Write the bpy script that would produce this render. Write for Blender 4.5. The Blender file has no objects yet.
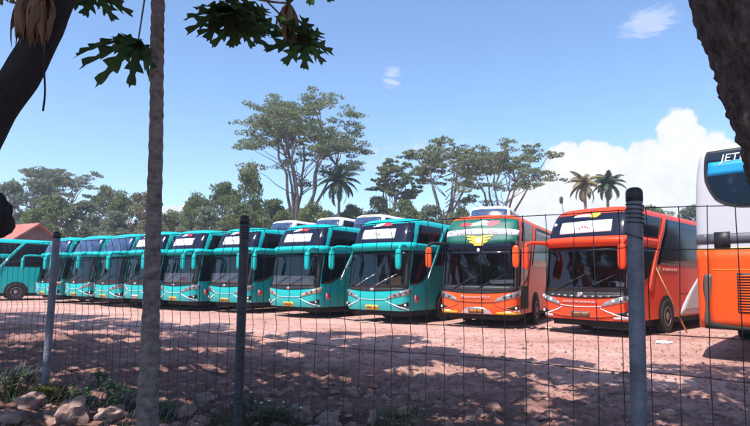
import bpy, math, random
from mathutils import Vector, Matrix, noise
sc = bpy.context.scene
COL = sc.collection
R = math.radians
PI = math.pi

# ------------------------------------------------------------------ camera
CAM_H = 1.58
PITCH, ROLL, SHIFT = math.atan(44 / 540), R(0.55), 21 / 750
cd = bpy.data.cameras.new('camera')
cam = bpy.data.objects.new('camera', cd)
COL.objects.link(cam)
cd.sensor_width = 36
cd.lens = 540 / 750 * 36
cd.shift_y = SHIFT
cd.clip_end = 6000
cam.location = (0, 0, CAM_H)
CAM_M = Matrix.Rotation(R(90) + PITCH, 4, 'X') @ Matrix.Rotation(ROLL, 4, 'Z')
cam.rotation_euler = CAM_M.to_euler()
sc.camera = cam


def at(px, py, Y):
    """world point at forward distance Y that a photo pixel looks at"""
    d = CAM_M.to_3x3() @ Vector(((px - 375) / 540, -(py - 213) / 540 + 21 / 540, -1))
    t = Y / d.y
    return Vector((d.x * t, Y, CAM_H + d.z * t))


# ------------------------------------------------------------------ materials
def lin(c):
    return tuple(c) + (1.0,) if len(c) == 3 else c


class NT:
    def __init__(s, mat):
        s.t = mat.node_tree
        s.n, s.l = s.t.nodes, s.t.links

    def new(s, typ, **kw):
        n = s.n.new(typ)
        for k, v in kw.items():
            if k.startswith('i_'):
                n.inputs[k[2:].replace('_', ' ')].default_value = v
            else:
                setattr(n, k, v)
        return n

    def link(s, a, b):
        s.l.new(a, b)

    def math(s, op, a, b=None, c=None):
        n = s.n.new('ShaderNodeMath')
        n.operation = op
        for i, v in enumerate((a, b, c)):
            if v is None:
                continue
            if isinstance(v, (int, float)):
                n.inputs[i].default_value = v
            else:
                s.l.new(v, n.inputs[i])
        return n.outputs[0]

    def ramp(s, fac, stops):
        n = s.n.new('ShaderNodeValToRGB')
        e = n.color_ramp.elements
        while len(e) < len(stops):
            e.new(0.5)
        for el, (p, c) in zip(e, stops):
            el.position = p
            el.color = lin(c)
        s.l.new(fac, n.inputs[0])
        return n.outputs[0]


def mat(name, color, rough=0.6, metal=0.0, coat=0.0, var=0.0, vscale=3.0, bump=0.0, bscale=20.0, spec=0.5, color2=None, detail=6):
    m = bpy.data.materials.new(name)
    m.use_nodes = True
    t = NT(m)
    b = t.n['Principled BSDF']
    b.inputs['Base Color'].default_value = lin(color)
    b.inputs['Roughness'].default_value = rough
    b.inputs['Metallic'].default_value = metal
    b.inputs['Coat Weight'].default_value = coat
    b.inputs['Coat Roughness'].default_value = 0.06
    b.inputs['Specular IOR Level'].default_value = spec
    tc = t.new('ShaderNodeTexCoord')
    if var or color2:
        nz = t.new('ShaderNodeTexNoise')
        nz.inputs['Scale'].default_value = vscale
        nz.inputs['Detail'].default_value = detail
        nz.inputs['Roughness'].default_value = 0.65
        t.link(tc.outputs['Object'], nz.inputs['Vector'])
        c2 = color2 or tuple(min(1, x * (1 + var)) for x in color)
        c1 = color if color2 else tuple(x * (1 - var) for x in color)
        o = t.ramp(nz.outputs['Fac'], [(0.32, c1), (0.68, c2)])
        t.link(o, b.inputs['Base Color'])
    if bump:
        n2 = t.new('ShaderNodeTexNoise')
        n2.inputs['Scale'].default_value = bscale
        n2.inputs['Detail'].default_value = 8
        t.link(tc.outputs['Object'], n2.inputs['Vector'])
        bp = t.new('ShaderNodeBump')
        bp.inputs['Strength'].default_value = bump
        bp.inputs['Distance'].default_value = 0.05
        t.link(n2.outputs['Fac'], bp.inputs['Height'])
        t.link(bp.outputs['Normal'], b.inputs['Normal'])
    return m


def paint(name, color, dust=(0.38, 0.24, 0.19)):
    """coach paint with a thin film of road dust that thickens in patches on the low panels"""
    m = bpy.data.materials.new(name)
    m.use_nodes = True
    t = NT(m)
    b = t.n['Principled BSDF']
    b.inputs['Specular IOR Level'].default_value = 0.2
    b.inputs['Coat Weight'].default_value = 0.12
    b.inputs['Coat Roughness'].default_value = 0.06
    tc = t.new('ShaderNodeTexCoord')
    sp = t.new('ShaderNodeSeparateXYZ')
    t.link(tc.outputs['Object'], sp.inputs[0])
    nz = t.new('ShaderNodeTexNoise', i_Scale=2.2, i_Detail=8.0)
    t.link(tc.outputs['Object'], nz.inputs['Vector'])
    low = t.math('SUBTRACT', 1.0, t.math('MULTIPLY', sp.outputs['Z'], 0.9))
    low = t.math('MAXIMUM', low, 0.0)
    f = t.math('MULTIPLY', t.math('ADD', low, 0.06), t.math('MULTIPLY', nz.outputs['Fac'], 0.42))
    mx = t.new('ShaderNodeMix', data_type='RGBA')
    mx.inputs['A'].default_value = lin(color)
    mx.inputs['B'].default_value = lin(dust)
    t.link(f, mx.inputs['Factor'])
    t.link(mx.outputs['Result'], b.inputs['Base Color'])
    t.link(t.math('ADD', 0.40, f), b.inputs['Roughness'])
    return m


def glass(name, tint=(0.80, 0.84, 0.83), clear=0.75):
    m = bpy.data.materials.new(name)
    m.use_nodes = True
    t = NT(m)
    t.n.remove(t.n['Principled BSDF'])
    out = t.n['Material Output']
    tr = t.new('ShaderNodeBsdfTransparent')
    tr.inputs[0].default_value = lin(tint)
    gl = t.new('ShaderNodeBsdfGlossy')
    gl.inputs['Roughness'].default_value = 0.03
    lw = t.new('ShaderNodeFresnel')
    lw.inputs['IOR'].default_value = 1.55
    f = t.math('ADD', lw.outputs[0], 0.015)
    mx = t.new('ShaderNodeMixShader')
    t.link(f, mx.inputs[0])
    t.link(tr.outputs[0], mx.inputs[1])
    t.link(gl.outputs[0], mx.inputs[2])
    t.link(mx.outputs[0], out.inputs['Surface'])
    return m


def leafmat(name, c1, c2, trans=0.35, rough=0.55):
    m = bpy.data.materials.new(name)
    m.use_nodes = True
    t = NT(m)
    b = t.n['Principled BSDF']
    out = t.n['Material Output']
    g = t.new('ShaderNodeNewGeometry')
    col = t.ramp(g.outputs['Random Per Island'], [(0.0, c1), (1.0, c2)])
    b.inputs['Roughness'].default_value = rough
    b.inputs['Specular IOR Level'].default_value = 0.35
    t.link(col, b.inputs['Base Color'])
    tl = t.new('ShaderNodeBsdfTranslucent')
    t.link(col, tl.inputs['Color'])
    mx = t.new('ShaderNodeMixShader')
    mx.inputs[0].default_value = trans
    t.link(b.outputs[0], mx.inputs[1])
    t.link(tl.outputs[0], mx.inputs[2])
    t.link(mx.outputs[0], out.inputs['Surface'])
    return m


M = {}
M['teal'] = paint('teal_paint', (0.0, 0.40, 0.405))
M['orange'] = paint('orange_paint', (0.78, 0.085, 0.012))
M['red_orange'] = paint('red_orange_paint', (0.76, 0.055, 0.012))
M['white_paint'] = paint('white_paint', (0.74, 0.72, 0.76))
M['grey_white'] = paint('grey_white_paint', (0.52, 0.51, 0.56))  # white greyed so the rear coach's shade sits in the colour
M['rear_orange'] = paint('rear_orange_paint', (0.78, 0.080, 0.008))
M['black_glass'] = mat('black_glass', (0.005, 0.006, 0.010), rough=0.12, spec=0.10)
M['upper_glass'] = mat('upper_glass', (0.009, 0.011, 0.028), rough=0.12, spec=0.35)
M['blue_glass'] = mat('blue_glass', (0.035, 0.06, 0.13), rough=0.12, var=0.6, vscale=2.5)
M['clear_glass'] = glass('clear_glass')
M['black_plastic'] = mat('black_plastic', (0.014, 0.014, 0.016), rough=0.5, var=0.3)
M['underside'] = mat('underside', (0.02, 0.018, 0.018), rough=0.85)
M['dash'] = mat('dash', (0.11, 0.10, 0.105), rough=0.7, var=0.3)
M['interior'] = mat('interior', (0.10, 0.075, 0.08), rough=0.9, var=0.3)
M['red_cloth'] = mat('red_cloth', (0.22, 0.02, 0.03), rough=0.9, var=0.4, vscale=6)
M['silver_cloth'] = mat('silver_cloth', (0.62, 0.55, 0.55), rough=0.55, var=0.25, vscale=9, bump=0.5, bscale=8)
M['tan_card'] = mat('tan_card', (0.55, 0.34, 0.18), rough=0.8, var=0.15)
M['paper'] = mat('paper', (0.78, 0.77, 0.80), rough=0.7, var=0.04, vscale=5)
M['tyre'] = mat('tyre', (0.018, 0.016, 0.016), rough=0.9, var=0.4)
M['rim'] = mat('rim', (0.30, 0.27, 0.26), rough=0.5, metal=0.3, var=0.2)
M['chrome'] = mat('chrome', (0.75, 0.74, 0.76), rough=0.18, metal=0.9)
M['white_trim'] = mat('white_trim', (0.74, 0.72, 0.76), rough=0.35)
M['lamp_glass'] = mat('lamp_glass', (0.32, 0.30, 0.32), rough=0.12, metal=0.5, var=0.5, vscale=12)
M['lamp_dark'] = mat('lamp_dark', (0.05, 0.05, 0.055), rough=0.15)
M['lamp_white'] = mat('lamp_white', (0.85, 0.84, 0.82), rough=0.1)
M['plate_yellow'] = mat('plate_yellow', (0.75, 0.42, 0.03), rough=0.5)
M['plate_white'] = mat('plate_white', (0.6, 0.6, 0.6), rough=0.5)
M['plate_worn'] = mat('plate_worn', (0.62, 0.38, 0.08), rough=0.6, var=0.3)
M['lamp_hazed'] = mat('lamp_hazed', (0.36, 0.29, 0.25), rough=0.3, metal=0.2, var=0.3)
M['plate_dark'] = mat('plate_dark', (0.10, 0.07, 0.06), rough=0.5)
M['amber'] = mat('amber', (0.8, 0.28, 0.01), rough=0.3)
M['yellow_trim'] = mat('yellow_trim', (0.80, 0.42, 0.02), rough=0.4)
M['sticker_red'] = mat('sticker_red', (0.62, 0.02, 0.06), rough=0.5)
M['sticker_pink'] = mat('sticker_pink', (0.50, 0.20, 0.20), rough=0.5)
M['sticker_yellow'] = mat('sticker_yellow', (0.66, 0.40, 0.03), rough=0.5)
M['strip_blue'] = mat('strip_blue', (0.02, 0.30, 0.62), rough=0.35)
M['sticker_ink'] = mat('sticker_ink', (0.05, 0.07, 0.20), rough=0.5)
M['green_banner'] = mat('green_banner', (0.005, 0.115, 0.085), rough=0.55, var=0.25, vscale=3)
M['grey_stripe'] = mat('grey_stripe', (0.10, 0.10, 0.13), rough=0.4)
M['mirror'] = mat('mirror', (0.7, 0.7, 0.7), rough=0.03, metal=1.0)
M['post_paint'] = mat('post_paint', (0.14, 0.15, 0.185), rough=0.55, var=0.35, vscale=7, bump=0.25, bscale=30)
M['post_black'] = mat('post_black', (0.030, 0.034, 0.045), rough=0.5, var=0.5, vscale=9, bump=0.3, bscale=30)
M['wire'] = mat('wire', (0.035, 0.032, 0.035), rough=0.6, var=0.4, vscale=15)
M['wire_pale'] = mat('wire_pale', (0.15, 0.145, 0.16), rough=0.6)
M['bamboo'] = mat('bamboo', (0.52, 0.30, 0.14), rough=0.6, var=0.25, vscale=8)
M['plank'] = mat('plank', (0.55, 0.42, 0.36), rough=0.8, var=0.3, vscale=10)
M['brick_wall'] = mat('brick_wall', (0.17, 0.10, 0.09), rough=0.9, var=0.3)
M['concrete'] = mat('concrete', (0.34, 0.31, 0.29), rough=0.9, var=0.25, bump=0.3)


def tile_mat():
    m = mat('roof_tile', (0.42, 0.13, 0.10), rough=0.8, var=0.25, vscale=1.5)
    t = NT(m)
    w = t.new('ShaderNodeTexWave', i_Scale=1.7)
    w.bands_direction = 'X'
    tc = t.new('ShaderNodeTexCoord')
    t.link(tc.outputs['Object'], w.inputs['Vector'])
    bp = t.new('ShaderNodeBump', i_Strength=0.6, i_Distance=0.1)
    t.link(w.outputs['Fac'], bp.inputs['Height'])
    t.link(bp.outputs['Normal'], t.n['Principled BSDF'].inputs['Normal'])
    return m


M['roof_tile'] = tile_mat()


def bark(name, c1, c2, scale=6, stretch=(1, 1, 0.25), bump=0.8, rings=0.0, dist=0.03):
    m = bpy.data.materials.new(name)
    m.use_nodes = True
    t = NT(m)
    b = t.n['Principled BSDF']
    b.inputs['Roughness'].default_value = 0.9
    tc = t.new('ShaderNodeTexCoord')
    mp = t.new('ShaderNodeMapping')
    mp.inputs['Scale'].default_value = stretch
    t.link(tc.outputs['Object'], mp.inputs['Vector'])
    nz = t.new('ShaderNodeTexNoise', i_Scale=scale, i_Detail=10.0, i_Roughness=0.7)
    t.link(mp.outputs[0], nz.inputs['Vector'])
    vo = t.new('ShaderNodeTexVoronoi', i_Scale=scale * 1.7)
    t.link(mp.outputs[0], vo.inputs['Vector'])
    h = t.math('ADD', nz.outputs['Fac'], t.math('MULTIPLY', vo.outputs['Distance'], 0.5))
    if rings:
        w = t.new('ShaderNodeTexWave', i_Scale=3.2, i_Distortion=5.0, i_Detail=3.0)
        w.bands_direction = 'Z'
        t.link(tc.outputs['Object'], w.inputs['Vector'])
        h = t.math('ADD', h, t.math('MULTIPLY', w.outputs['Fac'], rings))
    col = t.ramp(nz.outputs['Fac'], [(0.35, c1), (0.66, c2)])
    t.link(col, b.inputs['Base Color'])
    bp = t.new('ShaderNodeBump', i_Strength=bump, i_Distance=dist)
    t.link(h, bp.inputs['Height'])
    t.link(bp.outputs['Normal'], b.inputs['Normal'])
    return m


M['bark_far'] = bark('bark_far', (0.10, 0.08, 0.07), (0.24, 0.20, 0.18), 2)
M['bark_dark'] = bark('bark_dark', (0.022, 0.016, 0.017), (0.27, 0.195, 0.175), 17, (1, 1, 0.35), 1.0, dist=0.09)
M['bark_left'] = bark('bark_left', (0.008, 0.007, 0.009), (0.026, 0.020, 0.021), 14, (1, 1, 0.5), 0.7)
M['bark_papaya'] = bark('bark_papaya', (0.10, 0.078, 0.074), (0.30, 0.245, 0.225), 13, (1, 1, 1.5), 0.9, rings=0.5, dist=0.02)
M['leaf_papaya'] = leafmat('leaf_papaya', (0.040, 0.082, 0.030), (0.070, 0.13, 0.042), 0.55)
M['leaf_papaya_pale'] = leafmat('leaf_papaya_pale', (0.20, 0.20, 0.07), (0.30, 0.27, 0.10), 0.4)
M['leaf_dry'] = leafmat('leaf_dry', (0.15, 0.085, 0.05), (0.28, 0.175, 0.11), 0.3, 0.8)
M['stalk'] = mat('stalk', (0.10, 0.12, 0.05), rough=0.6)
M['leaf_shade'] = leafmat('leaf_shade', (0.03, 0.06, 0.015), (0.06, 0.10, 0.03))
M['leaf_albizia'] = leafmat('leaf_albizia', (0.11, 0.14, 0.06), (0.25, 0.285, 0.14), 0.5)
M['leaf_bush'] = leafmat('leaf_bush', (0.095, 0.125, 0.045), (0.23, 0.265, 0.105), 0.5)
M['leaf_grey'] = leafmat('leaf_grey', (0.13, 0.155, 0.1), (0.25, 0.28, 0.185), 0.5)
M['leaf_brown'] = leafmat('leaf_brown', (0.17, 0.155, 0.075), (0.3, 0.255, 0.13), 0.5)
M['leaf_palm'] = leafmat('leaf_palm', (0.030, 0.055, 0.022), (0.075, 0.11, 0.045), 0.25)
M['leaf_palm_dry'] = leafmat('leaf_palm_dry', (0.16, 0.14, 0.06), (0.28, 0.23, 0.11), 0.3)
M['leaf_weed'] = leafmat('leaf_weed', (0.05, 0.11, 0.03), (0.12, 0.20, 0.06))
M['leaf_moss'] = leafmat('leaf_moss', (0.14, 0.14, 0.02), (0.25, 0.22, 0.04))
M['leaf_grass'] = leafmat('leaf_grass', (0.035, 0.07, 0.025), (0.10, 0.15, 0.05))
M['petal'] = mat('petal', (0.75, 0.75, 0.72), rough=0.7)
M['rock'] = mat('rock', (0.15, 0.095, 0.082), rough=0.95, color2=(0.46, 0.30, 0.26), vscale=5, bump=0.9, bscale=7)
M['rubble'] = mat('rubble', (0.20, 0.118, 0.10), rough=0.95, color2=(0.46, 0.275, 0.235), vscale=3, bump=0.5, bscale=25)


def ground_mat():
    m = bpy.data.materials.new('clay_ground')
    m.use_nodes = True
    t = NT(m)
    b = t.n['Principled BSDF']
    b.inputs['Roughness'].default_value = 0.95
    b.inputs['Specular IOR Level'].default_value = 0.122
    g = t.new('ShaderNodeNewGeometry')
    P = g.outputs['Position']
    n1 = t.new('ShaderNodeTexNoise', i_Scale=0.35, i_Detail=8.0, i_Roughness=0.6)
    n2 = t.new('ShaderNodeTexNoise', i_Scale=3.5, i_Detail=10.0, i_Roughness=0.7)
    n3 = t.new('ShaderNodeTexNoise', i_Scale=22.0, i_Detail=6.0, i_Roughness=0.7)
    vo = t.new('ShaderNodeTexVoronoi', i_Scale=14.0)
    for n in (n1, n2, n3, vo):
        t.link(P, n.inputs['Vector'])
    f = t.math('ADD', t.math('MULTIPLY', n1.outputs['Fac'], 0.45), t.math('MULTIPLY', n2.outputs['Fac'], 0.35))
    f = t.math('ADD', f, t.math('MULTIPLY', n3.outputs['Fac'], 0.20))
    mp = t.new('ShaderNodeMapping')
    mp.inputs['Rotation'].default_value = (0, 0, R(33))
    mp.inputs['Scale'].default_value = (0.22, 1.5, 1)
    t.link(P, mp.inputs['Vector'])
    n4 = t.new('ShaderNodeTexNoise', i_Scale=1.1, i_Detail=7.0, i_Roughness=0.62)
    t.link(mp.outputs[0], n4.inputs['Vector'])
    f = t.math('ADD', f, t.math('MULTIPLY', t.math('SUBTRACT', n4.outputs['Fac'], 0.5), 0.30))
    sp = t.new('ShaderNodeSeparateXYZ')
    t.link(P, sp.inputs[0])
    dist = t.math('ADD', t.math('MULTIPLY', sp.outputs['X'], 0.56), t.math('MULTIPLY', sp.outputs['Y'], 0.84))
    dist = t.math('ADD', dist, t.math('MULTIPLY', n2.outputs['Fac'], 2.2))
    soil_shade = t.new('ShaderNodeMapRange', interpolation_type='SMOOTHSTEP')  # dark earth by the fence, spread further to paint in the foreground shade
    soil_shade.inputs['From Min'].default_value = 5.0
    soil_shade.inputs['From Max'].default_value = 12.5
    soil_shade.inputs['To Min'].default_value = 0.19
    soil_shade.inputs['To Max'].default_value = 0.0
    t.link(dist, soil_shade.inputs['Value'])
    f = t.math('SUBTRACT', f, soil_shade.outputs[0])
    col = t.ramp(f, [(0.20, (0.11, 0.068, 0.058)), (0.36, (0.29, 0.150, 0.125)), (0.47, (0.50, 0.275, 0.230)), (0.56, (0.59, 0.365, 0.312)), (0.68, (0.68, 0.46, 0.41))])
    t.link(col, b.inputs['Base Color'])
    h = t.math('ADD', t.math('MULTIPLY', n2.outputs['Fac'], 1.0), t.math('MULTIPLY', n3.outputs['Fac'], 0.45))
    h = t.math('SUBTRACT', h, t.math('MULTIPLY', vo.outputs['Distance'], 0.35))
    bp = t.new('ShaderNodeBump', i_Strength=0.9, i_Distance=0.08)
    t.link(h, bp.inputs['Height'])
    t.link(bp.outputs['Normal'], b.inputs['Normal'])
    return m


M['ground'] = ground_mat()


# ------------------------------------------------------------------ mesh helpers
class MB:
    def __init__(s):
        s.v, s.f = [], []

    def add(s, vs, fs):
        b = len(s.v)
        s.v.extend(tuple(p) for p in vs)
        s.f.extend([tuple(b + i for i in f) for f in fs])

    def box(s, c, d, rot=None, taper=None):
        x, y, z = d[0] / 2, d[1] / 2, d[2] / 2
        vs = [Vector((sx * x, sy * y, sz * z)) for sz in (-1, 1) for sy in (-1, 1) for sx in (-1, 1)]
        if rot:
            vs = [rot @ v for v in vs]
        c = Vector(c)
        s.add([c + v for v in vs], [(0, 2, 3, 1), (4, 5, 7, 6), (0, 1, 5, 4), (2, 6, 7, 3), (0, 4, 6, 2), (1, 3, 7, 5)])

    def tube(s, pts, rad, n=8, cap=True, wob=None):
        pts = [Vector(p) for p in pts]
        if not hasattr(rad, '__len__'):
            rad = [rad] * len(pts)
        vs, fs = [], []
        prev = None
        for i, p in enumerate(pts):
            d = (pts[min(i + 1, len(pts) - 1)] - pts[max(i - 1, 0)])
            d = d.normalized() if d.length > 1e-9 else Vector((0, 0, 1))
            if prev is None:
                a = d.orthogonal().normalized()
            else:
                a = (prev - d * prev.dot(d))
                a = a.normalized() if a.length > 1e-6 else d.orthogonal().normalized()
            prev = a
            b = d.cross(a)
            for k in range(n):
                th = 2 * PI * k / n
                r = rad[i] * (wob(i, k) if wob else 1)
                vs.append(p + (a * math.cos(th) + b * math.sin(th)) * r)
        for i in range(len(pts) - 1):
            for k in range(n):
                k2 = (k + 1) % n
                fs.append((i * n + k, i * n + k2, (i + 1) * n + k2, (i + 1) * n + k))
        if cap:
            fs.append(tuple(range(n))[::-1])
            fs.append(tuple(range((len(pts) - 1) * n, len(pts) * n)))
        s.add(vs, fs)

    def lathe(s, prof, c=(0, 0, 0), n=16, axis='Z'):
        """prof: list of (r, h)"""
        vs, fs = [], []
        c = Vector(c)
        for r, h in prof:
            for k in range(n):
                th = 2 * PI * k / n
                p = (r * math.cos(th), r * math.sin(th), h)
                if axis == 'X':
                    p = (h, p[0], p[1])
                vs.append(c + Vector(p))
        for i in range(len(prof) - 1):
            for k in range(n):
                k2 = (k + 1) % n
                fs.append((i * n + k, i * n + k2, (i + 1) * n + k2, (i + 1) * n + k))
        fs.append(tuple(range(n))[::-1])
        fs.append(tuple(range((len(prof) - 1) * n, len(prof) * n)))
        s.add(vs, fs)

    def ellipsoid(s, c, r, nu=12, nv=8, noise_amt=0.0, seed=0, sup=1.0):
        vs, fs = [], []
        c = Vector(c)

        def pw(a):
            return math.copysign(abs(a) ** sup, a)
        for j in range(nv + 1):
            ph = -PI / 2 + PI * j / nv
            for i in range(nu):
                th = 2 * PI * i / nu
                d = Vector((pw(math.cos(ph)) * pw(math.cos(th)), pw(math.cos(ph)) * pw(math.sin(th)), pw(math.sin(ph))))
                k = 1 + noise_amt * noise.noise(Vector((math.cos(ph) * math.cos(th), math.cos(ph) * math.sin(th), math.sin(ph))) * 1.7 + Vector((seed * 7.3, seed * 3.1, 0))) if noise_amt else 1
                vs.append(c + Vector((d.x * r[0], d.y * r[1], d.z * r[2])) * k)
        for j in range(nv):
            for i in range(nu):
                i2 = (i + 1) % nu
                fs.append((j * nu + i, j * nu + i2, (j + 1) * nu + i2, (j + 1) * nu + i))
        s.add(vs, fs)

    def build(s, name, m, parent=None, smooth=True, angle=None):
        me = bpy.data.meshes.new(name)
        me.from_pydata(s.v, [], s.f)
        me.materials.append(m)
        if smooth:
            me.polygons.foreach_set('use_smooth', [True] * len(me.polygons))
            if angle:
                try:
                    me.set_sharp_from_angle(angle=R(angle))
                except Exception:
                    pass
        me.update()
        o = bpy.data.objects.new(name, me)
        COL.objects.link(o)
        o.parent = parent
        return o


def tag(o, label=None, cat=None, group=None, kind=None):
    if label:
        o['label'] = label
    if cat:
        o['category'] = cat
    if group:
        o['group'] = group
    if kind:
        o['kind'] = kind
    return o


def empty(name, loc=(0, 0, 0), rz=0):
    o = bpy.data.objects.new(name, None)
    COL.objects.link(o)
    o.location = loc
    o.rotation_euler = (0, 0, rz)
    o.empty_display_size = 0.3
    return o


def copy_tree(o, parent=None):
    c = o.copy()
    COL.objects.link(c)
    c.parent = parent
    for ch in list(o.children):
        copy_tree(ch, c)
    return c


# ------------------------------------------------------------------ terrain
AX = R(35)
SA, CA = math.sin(AX), math.cos(AX)


def sstep(a, b, x):
    t = max(0.0, min(1.0, (x - a) / (b - a)))
    return t * t * (3 - 2 * t)


def ground_z(x, y):
    v = x * SA + y * CA           # distance along the coaches' length
    z = 2.1 * sstep(27.6, 29.4, v) if x < 22 else 2.1 * sstep(27.6, 29.4, v) * max(0, 1 - (x - 22) / 20)
    w = x * CA - y * SA
    if v < 13.5:                  # rough ground on the near side of the lot
        k = sstep(13.5, 9.0, v)
        z += k * (0.06 * noise.noise(Vector((x * 0.8, y * 0.8, 0))) + 0.06 * noise.noise(Vector((x * 2.3, y * 2.3, 4))) + (0.035 + 0.035 * sstep(10.5, 7, v)) * noise.noise(Vector((x * 5.5, y * 5.5, 9))) + 0.045 * sstep(9.5, 6, v) * abs(noise.noise(Vector((x * 3.6, y * 3.6, 14)))))
    z += 0.03 * noise.noise(Vector((x * 0.15, y * 0.15, 2)))
    if 3 < y < 17 and abs(x) < 14:
        for vc in (9.3, 10.9, 12.6):
            dd = v - vc - 0.25 * math.sin(w * 0.22 + vc) - 0.02 * w
            z += -0.035 * math.exp(-(dd / 0.16) ** 2) + 0.018 * math.exp(-((abs(dd) - 0.28) / 0.10) ** 2)
    return z


def axis_coords(lo, hi, fine_lo, fine_hi, step, grow=1.12):
    c = []
    x = fine_lo
    while x <= fine_hi:
        c.append(x)
        x += step
    s = step
    x = fine_hi
    while x < hi:
        s *= grow
        x += s
        c.append(x)
    s = step
    x = fine_lo
    while x > lo:
        s *= grow
        x -= s
        c.insert(0, x)
    return c


def build_ground():
    xs = axis_coords(-600, 600, -8, 7, 0.09)
    ys = axis_coords(-60, 850, 4.5, 16, 0.09)
    mb = MB()
    nx = len(xs)
    vs = [(x, y, ground_z(x, y) if abs(x) < 200 and y < 300 else 2.1 * (1 if y > 60 else 0)) for y in ys for x in xs]
    fs = [(j * nx + i, j * nx + i + 1, (j + 1) * nx + i + 1, (j + 1) * nx + i) for j in range(len(ys) - 1) for i in range(nx - 1)]
    mb.add(vs, fs)
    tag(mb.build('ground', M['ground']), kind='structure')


build_ground()

# ------------------------------------------------------------------ coach shell
HW = 1.25


class Shell:
    """the skin of a coach: a plan outline measured by its length s from the middle of the front, at height z"""

    def __init__(s, L=11.3, H=3.63, bow=0.10, rake=None, zb=0.445, corner=0.45, hw=1.25):
        s.L, s.H, s.zb, s.hw = L, H, zb, hw
        k = H / 3.63
        s.rake = rake or [(0.0, 0.14), (0.38, 0.10), (0.6, 0.02), (0.9, 0.0), (1.13, 0.03), (1.8, 0.15), (2.45, 0.27), (2.7, 0.33), (3.1, 0.5), (3.42, 0.70), (3.52, 0.82), (3.58, 0.95), (3.62, 1.2), (3.63, 1.5)]
        s.rake = [(a * k if a > 1.2 else a, b) for a, b in s.rake]
        s.wid = [(0, 1.0), (2.4 * k, 1.0), (3.0 * k, 0.985), (3.35 * k, 0.94), (3.48 * k, 0.90), (3.57 * k, 0.80), (3.615 * k, 0.55), (3.63 * k, 0.2)]
        pl = []
        xf = hw - 0.27
        for i in range(21):
            x = xf * i / 20
            pl.append((x, bow * (x / xf) ** 2))
        p0, p2 = Vector((xf, bow)), Vector((hw, bow + corner))
        slope = 2 * bow / xf
        p1 = Vector((hw - 0.01, bow + slope * (hw - 0.01 - xf)))
        for i in range(1, 13):
            t = i / 12
            p = p0 * (1 - t) ** 2 + p1 * 2 * t * (1 - t) + p2 * t * t
            pl.append((p.x, p.y))
        y = pl[-1][1]
        n = 30
        for i in range(1, n + 1):
            pl.append((hw, y + (L - 0.3 - y) * i / n))
        for i in range(1, 9):
            th = PI / 2 * i / 8
            pl.append((hw - 0.3 + 0.3 * math.cos(th), L - 0.3 + 0.3 * math.sin(th)))
        pl.append((0, L))
        s.pl = pl
        cum = [0]
        for a, b in zip(pl, pl[1:]):
            cum.append(cum[-1] + math.hypot(b[0] - a[0], b[1] - a[1]))
        s.cum = cum
        s.smax = cum[-1]
        s.s_corner = cum[32]
        s.y_corner = pl[32][1]

    def s_at(s, y):
        return s.s_corner + y - s.y_corner

    @staticmethod
    def lerp(tab, z):
        if z <= tab[0][0]:
            return tab[0][1]
        for (a, va), (b, vb) in zip(tab, tab[1:]):
            if z <= b:
                return va + (vb - va) * (z - a) / (b - a)
        return tab[-1][1]

    def raw(s, q, z):
        a = min(abs(q), s.smax)
        lo = 0
        c = s.cum
        import bisect
        i = min(max(bisect.bisect_right(c, a) - 1, 0), len(c) - 2)
        t = (a - c[i]) / (c[i + 1] - c[i])
        x = s.pl[i][0] + (s.pl[i + 1][0] - s.pl[i][0]) * t
        y = s.pl[i][1] + (s.pl[i + 1][1] - s.pl[i][1]) * t
        b = 1 - sstep(0.4, 2.4, y)
        w = s.lerp(s.wid, z)
        yy = y + s.lerp(s.rake, z) * b
        rr = sstep(s.L - 1.2, s.L, y)
        yy -= rr * 0.5 * sstep(2.6, s.H, z)
        return Vector((math.copysign(x, q) * w, yy, z))

    def at(s, q, z, d=0.0):
        p = s.raw(q, z)
        if not d:
            return p
        e = 0.03
        tu = s.raw(q + e, z) - s.raw(q - e, z)
        tv = s.raw(q, min(z + e, s.H - 0.005)) - s.raw(q, z - e)
        n = tu.cross(tv)
        n.normalize()
        return p + n * d

    def body(s, holes=()):
        """the whole skin as one sheet, open where the windscreen is"""
        qs = [0, .1, .2, .3, .4, .5, .6, .7, .8, .9, 1.0, 1.1, 1.15, 1.2, 1.25, 1.3, 1.35, 1.4, 1.45, 1.5]
        q = 1.7
        while q < s.smax - 1.8:
            qs.append(q)
            q += 0.4
        q = s.smax - 1.7
        while q < s.smax:
            qs.append(q)
            q += 0.08
        qs = [-a for a in qs[:0:-1]] + qs + [s.smax]
        qs = [-s.smax] + qs
        k = s.H / 3.63
        zs = [s.zb, 0.5, 0.6, 0.7, 0.8, 0.9, 1.0, 1.08, 1.15, 1.25] + [z * k for z in (1.5, 1.75, 2.0, 2.2, 2.4, 2.55, 2.7, 2.9, 3.1, 3.25, 3.35, 3.42, 3.48, 3.52, 3.55, 3.58, 3.6, 3.615, 3.625)]
        zs = [z for z in zs if z >= s.zb]
        for h in holes:
            for z in h[2:]:
                if all(abs(z - w) > 1e-6 for w in zs):
                    zs.append(z)
        zs.sort()
        mb = MB()
        n = len(qs)
        vs = [s.raw(q, z) for z in zs for q in qs]
        fs = []
        for j in range(len(zs) - 1):
            zm = (zs[j] + zs[j + 1]) / 2
            for i in range(n - 1):
                qm = (qs[i] + qs[i + 1]) / 2
                if any(h[0] < qm < h[1] and h[2] < zm < h[3] for h in holes):
                    continue
                fs.append((j * n + i, j * n + i + 1, (j + 1) * n + i + 1, (j + 1) * n + i))
        fs.append(tuple((len(zs) - 1) * n + i for i in range(n - 1)))
        mb.add(vs, fs)
        return mb

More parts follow.
